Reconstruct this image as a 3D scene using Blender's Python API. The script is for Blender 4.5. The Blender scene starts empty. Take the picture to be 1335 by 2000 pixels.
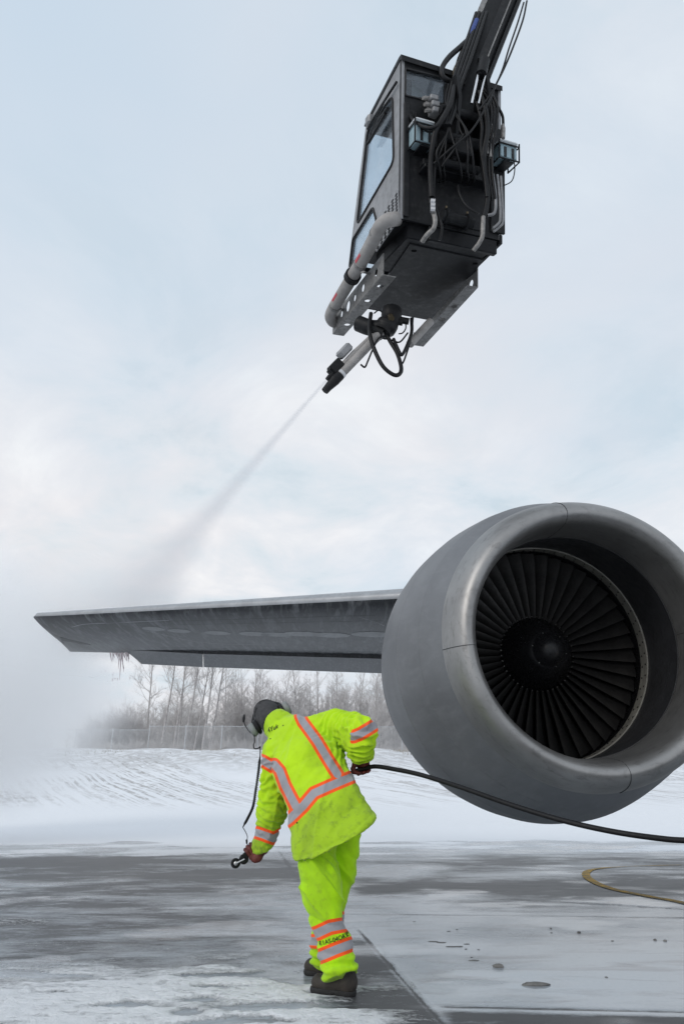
import bpy, math, random
import numpy as np
from mathutils import Vector, Matrix, Quaternion
R_ = math.radians
S = bpy.context.scene
COL = S.collection

# ------------------------------------------------------------------ camera
CAM_H, PITCH, FPX = 1.05, R_(21.7), 1333.0
cam = bpy.data.cameras.new('camera'); cam_o = bpy.data.objects.new('camera', cam); COL.objects.link(cam_o)
cam_o.location = (0, 0, CAM_H); cam_o.rotation_euler = (math.pi/2 + PITCH, 0, 0)
cam.sensor_fit = 'VERTICAL'; cam.sensor_height = 36; cam.lens = FPX/2000*36
cam.clip_start = .05; cam.clip_end = 6000
S.camera = cam_o

# ------------------------------------------------------------------ light
SUN_DIR = Vector((-.62, -.66, .43)).normalized()          # towards the sun, veiled by cloud
sun = bpy.data.lights.new('sun', 'SUN'); sun.energy = .95; sun.angle = R_(24); sun.color = (1, .955, .90)
sun_o = bpy.data.objects.new('sun', sun); COL.objects.link(sun_o)
sun_o.rotation_euler = SUN_DIR.to_track_quat('Z', 'Y').to_euler()
W = bpy.data.worlds.new('World'); S.world = W; W.use_nodes = True
def build_world():
    nt = W.node_tree; nt.nodes.clear(); N = nt.nodes.new; L = nt.links.new
    out = N('ShaderNodeOutputWorld'); bg = N('ShaderNodeBackground'); L(bg.outputs[0], out.inputs[0])
    sky = N('ShaderNodeTexSky'); sky.sky_type = 'NISHITA'; sky.sun_disc = False
    sky.sun_elevation = math.asin(SUN_DIR.z); sky.sun_rotation = math.atan2(SUN_DIR.x, SUN_DIR.y)
    sky.air_density = 1.0; sky.dust_density = 1.5
    sc = N('ShaderNodeVectorMath'); sc.operation = 'SCALE'; sc.inputs['Scale'].default_value = .11
    L(sky.outputs[0], sc.inputs[0])
    tc = N('ShaderNodeTexCoord'); sep = N('ShaderNodeSeparateXYZ'); L(tc.outputs['Generated'], sep.inputs[0])
    def math_(op, a, b=None):
        m = N('ShaderNodeMath'); m.operation = op
        for i, v in enumerate((a, b)):
            if v is None: continue
            if isinstance(v, (int, float)): m.inputs[i].default_value = v
            else: L(v, m.inputs[i])
        return m.outputs[0]
    zz = math_('ADD', math_('MAXIMUM', sep.outputs['Z'], 0.0), .22)
    cv = N('ShaderNodeCombineXYZ'); L(math_('DIVIDE', sep.outputs['X'], zz), cv.inputs[0]); L(math_('DIVIDE', sep.outputs['Y'], zz), cv.inputs[1])
    def noise(scale, detail, rough, dist, off):
        mp = N('ShaderNodeMapping'); mp.inputs['Location'].default_value = off; L(cv.outputs[0], mp.inputs[0])
        n = N('ShaderNodeTexNoise'); n.inputs['Scale'].default_value = scale; n.inputs['Detail'].default_value = detail
        n.inputs['Roughness'].default_value = rough; n.inputs['Distortion'].default_value = dist
        L(mp.outputs[0], n.inputs['Vector']); return n.outputs['Fac']
    def ramp(fac, stops):
        r = N('ShaderNodeValToRGB'); L(fac, r.inputs[0]); e = r.color_ramp.elements
        while len(e) < len(stops): e.new(.5)
        for q, (p, c) in zip(e, stops): q.position = p; q.color = (*c, 1)
        return r.outputs[0]
    def mix(fac, a, b, mode='MIX'):
        m = N('ShaderNodeMix'); m.data_type = 'RGBA'; m.blend_type = mode
        if isinstance(fac, (int, float)): m.inputs[0].default_value = fac
        else: L(fac, m.inputs[0])
        for i, v in ((6, a), (7, b)):
            if isinstance(v, tuple): m.inputs[i].default_value = (*v, 1)
            else: L(v, m.inputs[i])
        return m.outputs[2]
    # thin bright overcast, blue showing through where it thins
    cloud = ramp(noise(2.3, 9, .60, .45, (3.1, 1.7, 0)), [(.34, (.60, .70, .765)), (.44, (.74, .80, .85)), (.53, (.83, .845, .88)), (.60, (.90, .90, .92)), (.70, (1.0, 1.0, 1.0))])
    warm = ramp(noise(1.15, 5, .55, .4, (11.3, 5.7, 0)), [(.44, (0, 0, 0)), (.64, (1, 1, 1))])
    cloud = mix(math_('MULTIPLY', warm, .75), cloud, (.855, .815, .825))
    thin = ramp(noise(.62, 4, .5, .2, (7.3, 2.2, 0)), [(.40, (0, 0, 0)), (.62, (1, 1, 1))])
    high = ramp(sep.outputs['Z'], [(.25, (0, 0, 0)), (.78, (1, 1, 1))])
    # the veil: pale blue air mixed from the sky model and cirrus
    veil = mix(.78, sc.outputs[0], (.73, .86, .985))
    fac = N('ShaderNodeMath'); fac.operation = 'MULTIPLY_ADD'; L(thin, fac.inputs[0]); fac.inputs[1].default_value = .45
    L(math_('MULTIPLY', high, .55), fac.inputs[2]); fac.use_clamp = True
    col = mix(fac.outputs[0], cloud, veil)
    L(col, bg.inputs[0]); bg.inputs[1].default_value = 1.0
build_world()
S.view_settings.view_transform = 'Standard'; S.view_settings.look = 'None'
S.view_settings.exposure = 0.0; S.view_settings.gamma = 1
S.render.engine = 'CYCLES'
cy = S.cycles
cy.max_bounces = 16; cy.diffuse_bounces = 4; cy.glossy_bounces = 4; cy.transmission_bounces = 6
cy.transparent_max_bounces = 24; cy.volume_bounces = 14; cy.volume_step_rate = 1.0; cy.volume_max_steps = 256
cy.use_denoising = True; cy.sample_clamp_indirect = 8

# ------------------------------------------------------------------ camera helpers: rays through image pixels, and projection back to pixels
_p = PITCH
AX = np.array([1., 0, 0]); AF = np.array([0, math.cos(_p), math.sin(_p)]); AU = np.array([0, -math.sin(_p), math.cos(_p)])
AC = np.array([0, 0, CAM_H])
def ray(x, y): return AX*(x-667.5)/FPX + AU*(1000-y)/FPX + AF
def at(x, y, Y):
    r = ray(x, y); return AC + r*Y/r[1]
def on_ground(x, y, z=0.):
    r = ray(x, y); return AC + r*((z-CAM_H)/r[2])
def V(a): return Vector([float(q) for q in a])
def to_image_px(P):  # projects world points through the camera to image pixels
    Q = P-AC; d = Q@AF
    return 667.5+FPX*(Q@AX)/d, 1000-FPX*(Q@AU)/d

# ------------------------------------------------------------------ noise (numpy)
def _h(i, j, k, s):
    n = (i*374761393 + j*668265263 + k*2147483647 + s*1274126177) & 0xffffffff
    n = ((n ^ (n >> 13))*1274126177) & 0xffffffff
    n = n ^ (n >> 16)
    return (n & 0xffff)/65535.
def vnoise(P, s=0):
    P = np.asarray(P, float); i = np.floor(P).astype(np.int64); f = P-i; f = f*f*(3-2*f)
    out = 0
    for a in (0, 1):
        wa = f[..., 0] if a else 1-f[..., 0]
        for b in (0, 1):
            wb = f[..., 1] if b else 1-f[..., 1]
            for c in (0, 1):
                wc = f[..., 2] if c else 1-f[..., 2]
                out = out + wa*wb*wc*_h(i[..., 0]+a, i[..., 1]+b, i[..., 2]+c, s)
    return out
def fbm(P, o=4, s=0, g=.5):
    P = np.asarray(P, float); t = 0; a = 1; n = 0
    for k in range(o):
        t = t + a*vnoise(P*(2**k), s+k*17); n += a; a *= g
    return t/n
def sstep(a, b, x):
    t = np.clip((x-a)/(b-a), 0, 1); return t*t*(3-2*t)

# ------------------------------------------------------------------ objects
def tag(o, label=None, cat=None, group=None, kind=None):
    if label: o['label'] = label
    if cat: o['category'] = cat
    if group: o['group'] = group
    if kind: o['kind'] = kind
    return o
def link(name, me, m, parent=None, mats=None):
    o = bpy.data.objects.new(name, me); COL.objects.link(o)
    if m is not None: me.materials.append(m)
    if parent is not None: o.parent = parent
    return o
def thing(name, label, cat, loc=(0, 0, 0), group=None):
    o = bpy.data.objects.new(name, None); COL.objects.link(o); o.location = loc; o.empty_display_size = .2
    return tag(o, label, cat, group)
def smooth(me, ang=None):
    me.polygons.foreach_set('use_smooth', [True]*len(me.polygons))
    if ang is not None: me.set_sharp_from_angle(angle=R_(ang))
class MB:
    """collects shapes of ONE mesh"""
    def __init__(s): s.v = []; s.f = []
    def add(s, vs, fs):
        o = len(s.v); s.v += [tuple(float(c) for c in q) for q in vs]; s.f += [tuple(o+i for i in q) for q in fs]; return s
    def box(s, c, d, rot=None, bev=0.0):
        c = Vector(c); hx, hy, hz = (q/2 for q in d)
        if bev <= 0:
            vs = [Vector((x, y, z)) for x in (-hx, hx) for y in (-hy, hy) for z in (-hz, hz)]
            fs = [(0, 1, 3, 2), (4, 6, 7, 5), (0, 4, 5, 1), (2, 3, 7, 6), (0, 2, 6, 4), (1, 5, 7, 3)]
        else:
            b = min(bev, hx*.9, hy*.9, hz*.9)
            prof = [(-hx+b, -hy), (hx-b, -hy), (hx, -hy+b), (hx, hy-b), (hx-b, hy), (-hx+b, hy), (-hx, hy-b), (-hx, -hy+b)]
            sc = ((1-b/hx), (1-b/hy))
            vs = []
            for z, k in ((-hz, 1), (-hz+b, 0), (hz-b, 0), (hz, 1)):
                for x, y in prof: vs.append(Vector((x*(sc[0] if k else 1), y*(sc[1] if k else 1), z)))
            fs = [tuple(range(7, -1, -1)), tuple(range(24, 32))]
            for r in range(3):
                for i in range(8): fs.append((r*8+i, r*8+(i+1) % 8, r*8+8+(i+1) % 8, r*8+8+i))
        if rot is not None: vs = [rot @ q for q in vs]
        return s.add([c+q for q in vs], fs)
    def tube(s, pts, r, n=8, caps=True, ky=1.0):
        pts = [Vector([float(c) for c in q]) for q in pts]; m = len(pts)
        rs = r if isinstance(r, (list, tuple)) else [r]*m
        t0 = (pts[1]-pts[0]).normalized(); up = Vector((0, 0, 1)) if abs(t0.z) < .9 else Vector((1, 0, 0))
        nn = (up - t0*up.dot(t0)).normalized(); vs = []; fs = []
        for i, q in enumerate(pts):
            t = (pts[min(i+1, m-1)]-pts[max(i-1, 0)]).normalized()
            nn = (nn - t*nn.dot(t)).normalized(); b = t.cross(nn)
            for k in range(n):
                a = 2*math.pi*k/n; vs.append(q + (nn*math.cos(a)*ky + b*math.sin(a))*rs[i])
        for i in range(m-1):
            for k in range(n): fs.append((i*n+k, i*n+(k+1) % n, i*n+n+(k+1) % n, i*n+n+k))
        if caps: fs += [tuple(range(n-1, -1, -1)), tuple((m-1)*n+k for k in range(n))]
        return s.add(vs, fs)
    def lathe(s, prof, n=48, M=None, closed=False):
        vs = []; fs = []; m = len(prof)
        for (x, r) in prof:
            for k in range(n):
                a = 2*math.pi*k/n; q = Vector((x, r*math.cos(a), r*math.sin(a))); vs.append(M @ q if M else q)
        for i in range(m if closed else m-1):
            j = (i+1) % m
            for k in range(n): fs.append((i*n+k, i*n+(k+1) % n, j*n+(k+1) % n, j*n+k))
        return s.add(vs, fs)
    def loft(s, rings, caps=True, closed=True):
        n = len(rings[0]); vs = [q for r in rings for q in r]; fs = []
        for i in range(len(rings)-1):
            for k in range(n if closed else n-1): fs.append((i*n+k, i*n+(k+1) % n, i*n+n+(k+1) % n, i*n+n+k))
        if caps: fs += [tuple(range(n-1, -1, -1)), tuple((len(rings)-1)*n+k for k in range(n))]
        return s.add(vs, fs)
    def prism(s, poly, dvec):
        n = len(poly); d = Vector(dvec); a = [Vector(q) for q in poly]
        return s.add(a+[q+d for q in a], [tuple(range(n-1, -1, -1)), tuple(range(n, 2*n))]+[(i, (i+1) % n, n+(i+1) % n, n+i) for i in range(n)])
    def build(s, name, m, parent=None, sm=None, M=None):
        me = bpy.data.meshes.new(name); vs = s.v
        if M is not None: vs = [tuple(M @ Vector(q)) for q in vs]
        me.from_pydata(vs, [], s.f); me.update()
        import bmesh
        bm = bmesh.new(); bm.from_mesh(me); bmesh.ops.recalc_face_normals(bm, faces=bm.faces); bm.to_mesh(me); bm.free()
        if sm is not None: smooth(me, sm)
        return link(name, me, m, parent)
def spline(pts, n=8):
    """Catmull-Rom through pts"""
    P = [np.array(q, float) for q in pts]; P = [2*P[0]-P[1]]+P+[2*P[-1]-P[-2]]; out = []
    for i in range(1, len(P)-2):
        for k in range(n):
            t = k/n; a, b, c, d = P[i-1:i+3]
            out.append(.5*((2*b)+(c-a)*t+(2*a-5*b+4*c-d)*t*t+(3*b-a-3*c+d)*t**3))
    out.append(P[-2]); return out
def rounded(poly, r, n=5):
    out = []; m = len(poly)
    for i in range(m):
        p = Vector(poly[i]); a = (Vector(poly[i-1])-p); b = (Vector(poly[(i+1) % m])-p)
        rr = min(r, a.length*.45, b.length*.45); a = p+a.normalized()*rr; b = p+b.normalized()*rr
        for k in range(n+1):
            t = k/n; out.append(a*(1-t)**2+p*2*t*(1-t)+b*t*t)
    return out
def circle(cx, cy, r, n=16, ky=1.): return [(cx+r*math.cos(2*math.pi*k/n), cy+ky*r*math.sin(2*math.pi*k/n)) for k in range(n)]
def plate(name, outline, holes, thick, M, m, parent, bev=.0):
    """flat sheet with holes, lies in local xy, thick along z, placed by M"""
    cu = bpy.data.curves.new(name, 'CURVE'); cu.dimensions = '2D'; cu.fill_mode = 'BOTH'; cu.extrude = max(thick/2-bev, .0005)
    cu.bevel_depth = bev; cu.bevel_resolution = 1
    for lp in [outline]+list(holes):
        sp = cu.splines.new('POLY'); sp.points.add(len(lp)-1); sp.use_cyclic_u = True
        for q, pt in zip(lp, sp.points): pt.co = (q[0], q[1], 0, 1)
    t = bpy.data.objects.new(name, cu); COL.objects.link(t)
    dg = bpy.context.evaluated_depsgraph_get(); me = bpy.data.meshes.new_from_object(t.evaluated_get(dg))
    bpy.data.objects.remove(t); bpy.data.curves.remove(cu)
    me.name = name; me.transform(M); me.materials.clear()
    smooth(me, 30)
    return link(name, me, m, parent)
def lettering(name, text, size, M, m, parent, thick=.0015):
    cu = bpy.data.curves.new(name, 'FONT'); cu.body = text; cu.size = size; cu.extrude = thick; cu.align_x = 'CENTER'; cu.align_y = 'CENTER'
    t = bpy.data.objects.new(name, cu); COL.objects.link(t)
    dg = bpy.context.evaluated_depsgraph_get(); me = bpy.data.meshes.new_from_object(t.evaluated_get(dg))
    bpy.data.objects.remove(t); me.name = name; me.transform(M); me.materials.clear()
    return link(name, me, m, parent)

# ------------------------------------------------------------------ materials
class NT:
    def __init__(s, name):
        s.m = bpy.data.materials.new(name); s.m.use_nodes = True; s.t = s.m.node_tree; s.t.nodes.clear()
        s.out = s.n('ShaderNodeOutputMaterial')
    def n(s, t): return s.t.nodes.new(t)
    def l(s, a, b): s.t.links.new(a, b)
    def set(s, inp, v):
        if isinstance(v, bpy.types.NodeSocket): s.l(v, inp)
        elif isinstance(v, tuple) and len(v) == 3 and inp.type == 'RGBA': inp.default_value = (*v, 1)
        else: inp.default_value = v
    def math(s, op, a, b=None, c=None, clamp=False):
        m = s.n('ShaderNodeMath'); m.operation = op; m.use_clamp = clamp
        for i, v in enumerate((a, b, c)):
            if v is not None: s.set(m.inputs[i], v)
        return m.outputs[0]
    def mix(s, f, a, b, mode='MIX'):
        m = s.n('ShaderNodeMix'); m.data_type = 'RGBA'; m.blend_type = mode; s.set(m.inputs[0], f); s.set(m.inputs[6], a); s.set(m.inputs[7], b); return m.outputs[2]
    def mixf(s, f, a, b):
        m = s.n('ShaderNodeMix'); m.data_type = 'FLOAT'; s.set(m.inputs[0], f); s.set(m.inputs[2], a); s.set(m.inputs[3], b); return m.outputs[0]
    def ramp(s, f, stops, interp='LINEAR'):
        r = s.n('ShaderNodeValToRGB'); s.l(f, r.inputs[0]); r.color_ramp.interpolation = interp; e = r.color_ramp.elements
        while len(e) < len(stops): e.new(.5)
        for q, (p, c) in zip(e, stops): q.position = p; q.color = (c, c, c, 1) if isinstance(c, (int, float)) else (*c, 1)
        return r.outputs[0]
    def coord(s, kind='Object', scale=(1, 1, 1), rot=(0, 0, 0), loc=(0, 0, 0)):
        if kind == 'Position': o = s.n('ShaderNodeNewGeometry').outputs['Position']
        else: o = s.n('ShaderNodeTexCoord').outputs[kind]
        mp = s.n('ShaderNodeMapping'); s.l(o, mp.inputs[0]); mp.inputs['Scale'].default_value = scale; mp.inputs['Rotation'].default_value = rot; mp.inputs['Location'].default_value = loc
        return mp.outputs[0]
    def noise(s, vec, scale, detail=4, rough=.55, dist=0.):
        n = s.n('ShaderNodeTexNoise'); s.l(vec, n.inputs['Vector']); n.inputs['Scale'].default_value = scale; n.inputs['Detail'].default_value = detail
        n.inputs['Roughness'].default_value = rough; n.inputs['Distortion'].default_value = dist; return n.outputs['Fac']
    def attr(s, name):
        a = s.n('ShaderNodeAttribute'); a.attribute_name = name; return a.outputs['Fac']
    def bump(s, h, strength=.3, dist=.01, normal=None):
        b = s.n('ShaderNodeBump'); s.l(h, b.inputs['Height']); s.set(b.inputs['Strength'], strength); b.inputs['Distance'].default_value = dist
        if normal: s.l(normal, b.inputs['Normal'])
        return b.outputs[0]
    def bsdf(s, color, rough=.5, metal=0., spec=.5, normal=None, **kw):
        b = s.n('ShaderNodeBsdfPrincipled'); s.set(b.inputs['Base Color'], color); s.set(b.inputs['Roughness'], rough); s.set(b.inputs['Metallic'], metal)
        s.set(b.inputs['Specular IOR Level'], spec)
        for k, v in kw.items(): s.set(b.inputs[k.replace('_', ' ')], v)
        if normal: s.l(normal, b.inputs['Normal'])
        s.l(b.outputs[0], s.out.inputs[0]); return b
def worn(name, c, rough=.5, metal=0., var=.25, scale=6., stretch=(1, 1, 1), dirt=None, dirt_amt=.5, bump=.1, bscale=60, spec=.5):
    k = NT(name); v = k.coord('Object', stretch)
    a = k.noise(v, scale, 6, .6); b = k.noise(v, scale*5, 4, .6)
    col = k.mix(k.ramp(a, [(.3, 0.), (.7, 1.)]), tuple(x*(1-var) for x in c), tuple(min(1, x*(1+var)) for x in c))
    if dirt: col = k.mix(k.math('MULTIPLY', k.ramp(b, [(.5, 0.), (.72, 1.)]), dirt_amt), col, dirt)
    r = k.mixf(k.ramp(b, [(.3, 0.), (.7, 1.)]), max(.05, rough-.1), min(1, rough+.12))
    n = k.bump(k.noise(v, bscale, 3), bump, .004)
    k.bsdf(col, r, metal, spec, n); return k.m
def plain(name, c, rough=.5, metal=0., spec=.5):
    return worn(name, c, rough, metal, var=.12, scale=12, bump=.04, bscale=120, spec=spec)

# ================================================================== THE SETTING
def grid_mesh(name, P, attrs=None):
    """P: (rows, cols, 3) array"""
    r, c = P.shape[:2]; i = np.arange(r*c).reshape(r, c)
    q = np.stack([i[:-1, :-1], i[:-1, 1:], i[1:, 1:], i[1:, :-1]], -1).reshape(-1, 4)
    me = bpy.data.meshes.new(name); me.vertices.add(r*c); me.vertices.foreach_set('co', P.reshape(-1).astype(np.float32))
    me.loops.add(q.size); me.loops.foreach_set('vertex_index', q.reshape(-1).astype(np.int32))
    me.polygons.add(len(q)); me.polygons.foreach_set('loop_start', np.arange(0, q.size, 4, dtype=np.int32))
    me.polygons.foreach_set('loop_total', np.full(len(q), 4, np.int32)); me.update(calc_edges=True); smooth(me)
    for k, a in (attrs or {}).items():
        at_ = me.attributes.new(k, 'FLOAT', 'POINT'); at_.data.foreach_set('value', np.asarray(a, np.float32).reshape(-1))
    return me
SNOW = (.86, .875, .90)
def snow_bump(k, v):
    return k.bump(k.noise(v, 9, 8, .65), .55, .03)

def mat_apron():
    k = NT('wet_icy_concrete'); P = k.coord('Position')
    st = k.coord('Position', (.55, 1.6, 1))                                    # frost drifts lie in long streaks across the view
    n1 = k.noise(st, 1.1, 8, .62, .6); n2 = k.noise(st, 4.5, 8, .65, .4); n3 = k.noise(P, 38, 5, .6); n4 = k.noise(P, 160, 3, .6); n5 = k.noise(st, 15, 7, .7, .3); n6 = k.noise(P, .8, 3, .5)
    snow = k.attr('snow'); ice = k.attr('ice'); wet = k.attr('wet')
    # concrete
    con = k.mix(n3, (.062, .064, .069), (.10, .102, .107)); con = k.mix(k.ramp(n2, [(.35, 0.), (.7, 1.)]), con, (.135, .138, .145))
    con = k.mix(k.math('MULTIPLY', wet, .65), con, (.045, .047, .050))
    # ice film, with brownish slush smeared across it
    smear = k.ramp(k.noise(k.coord('Position', (.9, 3.6, 1)), 1.5, 8, .66, .5), [(.50, 0.), (.66, 1.)])
    e = k.math('MULTIPLY_ADD', k.math('SUBTRACT', n1, .5), 1.1, ice); e = k.math('MULTIPLY_ADD', k.math('SUBTRACT', n2, .5), .7, e)
    e = k.math('MULTIPLY_ADD', k.math('SUBTRACT', n5, .5), .55, e); e = k.math('MULTIPLY_ADD', k.math('SUBTRACT', n3, .5), .22, e)
    icef = k.ramp(e, [(.30, 0.), (.48, .45), (.74, 1.)])
    col = k.mix(k.math('MULTIPLY', icef, .84), con, k.mix(k.math('MULTIPLY', smear, .72), k.mix(n3, (.355, .40, .445), (.50, .54, .58)), (.20, .195, .20)))
    # snow
    g = k.math('MULTIPLY_ADD', k.math('SUBTRACT', n2, .5), .75, snow); g = k.math('MULTIPLY_ADD', k.math('SUBTRACT', n3, .5), .55, g); g = k.math('MULTIPLY_ADD', k.math('SUBTRACT', n4, .5), .35, g); g = k.math('MULTIPLY_ADD', k.math('SUBTRACT', n5, .5), .95, g)  # stretched noise in the cover also paints grey shadow streaks into the snow
    sf = k.ramp(g, [(.40, 0.), (.52, .55), (.74, 1.)])
    col = k.mix(k.math('MULTIPLY', sf, .97), col, k.mix(n4, (.80, .82, .855), (.88, .895, .915)))
    rough = k.mixf(icef, k.mixf(n2, .30, .62), k.mixf(k.ramp(n6, [(.42, 0.), (.60, 1.)]), k.mixf(n2, .20, .40), k.mixf(n5, .05, .18))); rough = k.mixf(k.attr('gloss'), rough, .045); rough = k.mixf(sf, rough, .85)
    spec = k.mixf(sf, k.mixf(icef, .34, .5), .2)
    h = k.math('ADD', k.math('MULTIPLY', sf, k.math('ADD', k.math('MULTIPLY_ADD', n3, .9, .5), k.math('MULTIPLY', n5, 1.3))), k.math('MULTIPLY', n4, k.mixf(sf, .05, .35)))
    nn = k.bump(h, k.math('MULTIPLY', k.mixf(k.attr('gloss'), .7, .12), k.attr('close')), .025)
    k.bsdf(col, rough, 0, spec, nn); return k.m
def mat_snowbank():
    k = NT('snow_over_dead_grass'); P = k.coord('Position')
    # plough furrows run down the slope, slanting; dead grass shows along their edges
    sp = k.n('ShaderNodeSeparateXYZ'); k.l(P, sp.inputs[0])
    u = k.math('ADD', k.math('MULTIPLY', sp.outputs[0], .876), k.math('MULTIPLY', sp.outputs[1], .482)); v = k.math('SUBTRACT', k.math('MULTIPLY', sp.outputs[1], .876), k.math('MULTIPLY', sp.outputs[0], .482))
    def uv(a, b): c_ = k.n('ShaderNodeCombineXYZ'); k.l(k.math('MULTIPLY', u, a), c_.inputs[0]); k.l(k.math('MULTIPLY', v, b), c_.inputs[1]); return c_.outputs[0]
    c = k.noise(P, .30, 4, .6); d = k.noise(P, 6, 6, .7)
    ln = k.ramp(k.noise(uv(4.2, .055), 1, 3, .55), [(.47, 0.), (.55, 1.)]); brk = k.ramp(k.noise(uv(5.0, .8), 1, 4, .7), [(.41, 0.), (.56, 1.)])
    patch = k.ramp(k.noise(uv(.16, .09), 1, 3, .5), [(.35, 0.), (.56, 1.)])
    lines = k.math('MULTIPLY', k.math('MULTIPLY', ln, brk), k.math('MULTIPLY', patch, k.attr('furrow')))
    mot = k.noise(k.coord('Position', (.8, .42, 1)), 1.6, 7, .7, .4)
    mottle = k.math('MULTIPLY', k.ramp(mot, [(.40, 0.), (.55, 1.)]), k.attr('bare'))
    bf = k.math('MAXIMUM', lines, k.math('MULTIPLY', mottle, .80)); bf = k.math('MULTIPLY', bf, k.math('MULTIPLY_ADD', d, 1.0, .4), clamp=True)
    soil = k.mix(d, (.19, .175, .165), (.36, .335, .315))
    col = k.mix(k.math('MULTIPLY', bf, .78), k.mix(d, (.80, .82, .855), (.88, .895, .915)), soil)
    k.bsdf(col, .85, 0, .2, k.bump(k.math('SUBTRACT', d, k.math('MULTIPLY', bf, .6)), .6, .06)); return k.m
M_BANK = mat_snowbank()

# slope profile of the snow bank (y away, z up)
CREST_Z = 3.55
def bank_z(x, y):
    y0 = 18.0+.8*np.sin(x*.07+1); yc = 58+.05*x
    t = np.clip((y-y0)/(yc-y0), 0, 1)
    z = CREST_Z*(t**1.7*.55+sstep(0, 1, t)*.45)
    return z
def build_ground():
    # the apron: rows get wider apart with distance
    ys = 1.2*np.exp(np.linspace(0, math.log(23.5/1.2), 600)); us = np.linspace(-1, 1, 1000); us = np.sign(us)*np.abs(us)**1.2
    X = us[None, :]*(ys[:, None]*.95+3.2); Y = np.repeat(ys[:, None], len(us), 1); Z = np.zeros_like(X)
    P = np.stack([X, Y, Z], -1); px, py = to_image_px(P)  # image pixel of each apron vertex, used by the masks below
    px = np.where(P[..., 1] > 1.3, px, 0)
    wob = (fbm(P*np.array([.5, .9, 1]), 5, 3)-.5)
    wob2 = (fbm(P*np.array([1.6, 4., 1]), 5, 9)-.5)
    # snow lying on it, masked by the image pixels of the ground points
    far = sstep(10.8, 14.6, Y+wob*9 - .9*sstep(0, 9, X)*1.6)
    edge = np.interp(px, [-900, 0, 200, 330, 480, 590, 660, 760, 850, 1400], [1900, 1905, 1876, 1868, 1874, 1893, 1925, 1962, 2020, 2300])
    near = .55*sstep(-55, 10, py-edge+wob*110+wob2*90)+.45*sstep(0, 75, py-edge+wob*120+wob2*90)
    speck = sstep(.44, .66, vnoise(P*np.array([2.6, 8.5, 1]), 21)*.75+wob2*.9+.06)*near       # bare melt holes in it
    drift = np.maximum.reduce([
        .50*np.exp(-((py-1805-wob*40)/11)**2)*sstep(160, 60, px),
        .45*np.exp(-((py-1758-(px-1000)*.055-wob*14)/3.2)**2)*sstep(930, 1010, px),
        .30*np.exp(-((py-1725+wob*20)/9)**2)*sstep(560, 300, px),
        .36*np.exp(-((py-1852-wob*40)/16)**2)*sstep(520, 300, px)])
    foot = np.exp(-(((px-365)/26)**2+((py-1981)/6)**2))
    snow = np.clip(np.maximum.reduce([far, .84*near*(1-.8*speck), drift])-1.3*foot, 0, 1)
    snow = np.maximum(snow, .62*np.exp(-(((px-640)/75)**2+((py-1953)/15)**2)))
    # ice film
    big = fbm(P*np.array([.28, .62, 1])+7, 4, 13)-.5; ice = .60+wob*.7+.3*wob2+big*1.1
    ice = ice+.16*sstep(1745, 1775, py)*sstep(640, 700, px)
    joint_x = np.interp(py, [1700, 1780, 2010], [597, 668, 872])
    slab = sstep(-14, 95, px-joint_x+wob2*110)*(.75*sstep(1742, 1758, py)+.25*sstep(1783, 1787, py))*sstep(1982, 1946, py-(px-870)*.03+wob2*44)
    ice = np.maximum(ice, slab*(.70+wob*1.0+wob2*.9))
    ice = np.maximum(ice, .95*np.exp(-((px-760)/150)**2-((py-1700+wob*20)/24)**2))
    ice = np.maximum(ice, sstep(1690, 1655, py)*.85)
    band = np.exp(-((py-1733-wob*12)/13)**2)*sstep(670, 720, px)
    lo = sstep(1968, 1980, py-(px-870)*.025)*sstep(830, 900, px)
    wedge = sstep(4, -14, px-joint_x)*sstep(600, 700, px)*sstep(1800, 1860, py)
    mid = np.exp(-((py-1850-wob*50)/34)**2)*sstep(640, 560, px)*(.35+1.1*big)
    up = np.exp(-((py-1690-wob*14)/9)**2)*sstep(620, 540, px)*.55
    arc = np.exp(-(((px-1225)/100)**2+((py-1715)/14)**2))*.7
    dark = np.clip(np.maximum.reduce([band, lo, wedge, mid, up, arc]), 0, 1)
    ice = np.clip(ice*(1-.8*dark), 0, 1.1)
    wet = np.clip(.35+.6*dark+wob*.8, 0, 1)
    gloss = np.clip(1.15*np.exp(-(((px-1270)/190)**2+((py-1895)/75)**2))+.9*sstep(.56, .74, fbm(P*np.array([1.1, 2.6, 1])+3, 4, 33))*sstep(1700, 1740, py), 0, 1)*sstep(.38, .62, fbm(P*np.array([2.5, 5, 1]), 4, 35)+.12)
    # slab joints: real grooves in the concrete
    jd = np.abs(px-joint_x)/1.0
    groove = np.exp(-(jd/5.0)**2)*sstep(1800, 1830, py) + .6*np.exp(-((py-1785-(px-700)*.012)/1.3)**2)*sstep(640, 700, px) + np.exp(-((py-1966-(px-870)*.022)/2.6)**2)*sstep(845, 875, px)*.8
    groove = groove + .6*np.exp(-((px-np.interp(py, [1655, 1720], [540, 584]))/3)**2)*sstep(1650, 1670, py)*sstep(1725, 1712, py)
    groove = np.clip(groove, 0, 1)
    ice = ice*(1-.9*groove); wet = np.maximum(wet, groove); 
    lump = fbm(P*9, 4, 5)
    Z = snow*(.006+(.020*lump+.014*fbm(P*np.array([24, 30, 1]), 3, 6))*sstep(.3, .9, snow))*sstep(14, 8, Y) - groove*.004
    ridge = np.exp(-((px-joint_x-9)/5)**2)*sstep(1830, 1890, py)*vnoise(P*14, 4)             # crumbs of ice along the joint
    snow = np.maximum(snow, ridge*.62); Z += ridge*.004
    P[..., 2] = Z
    me = grid_mesh('apron', P, {'snow': snow, 'ice': ice, 'wet': wet, 'close': sstep(15, 7, Y), 'gloss': gloss*(1-np.clip(snow*1.5, 0, 1))})
    tag(link('apron', me, mat_apron()), kind='structure')
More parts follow.
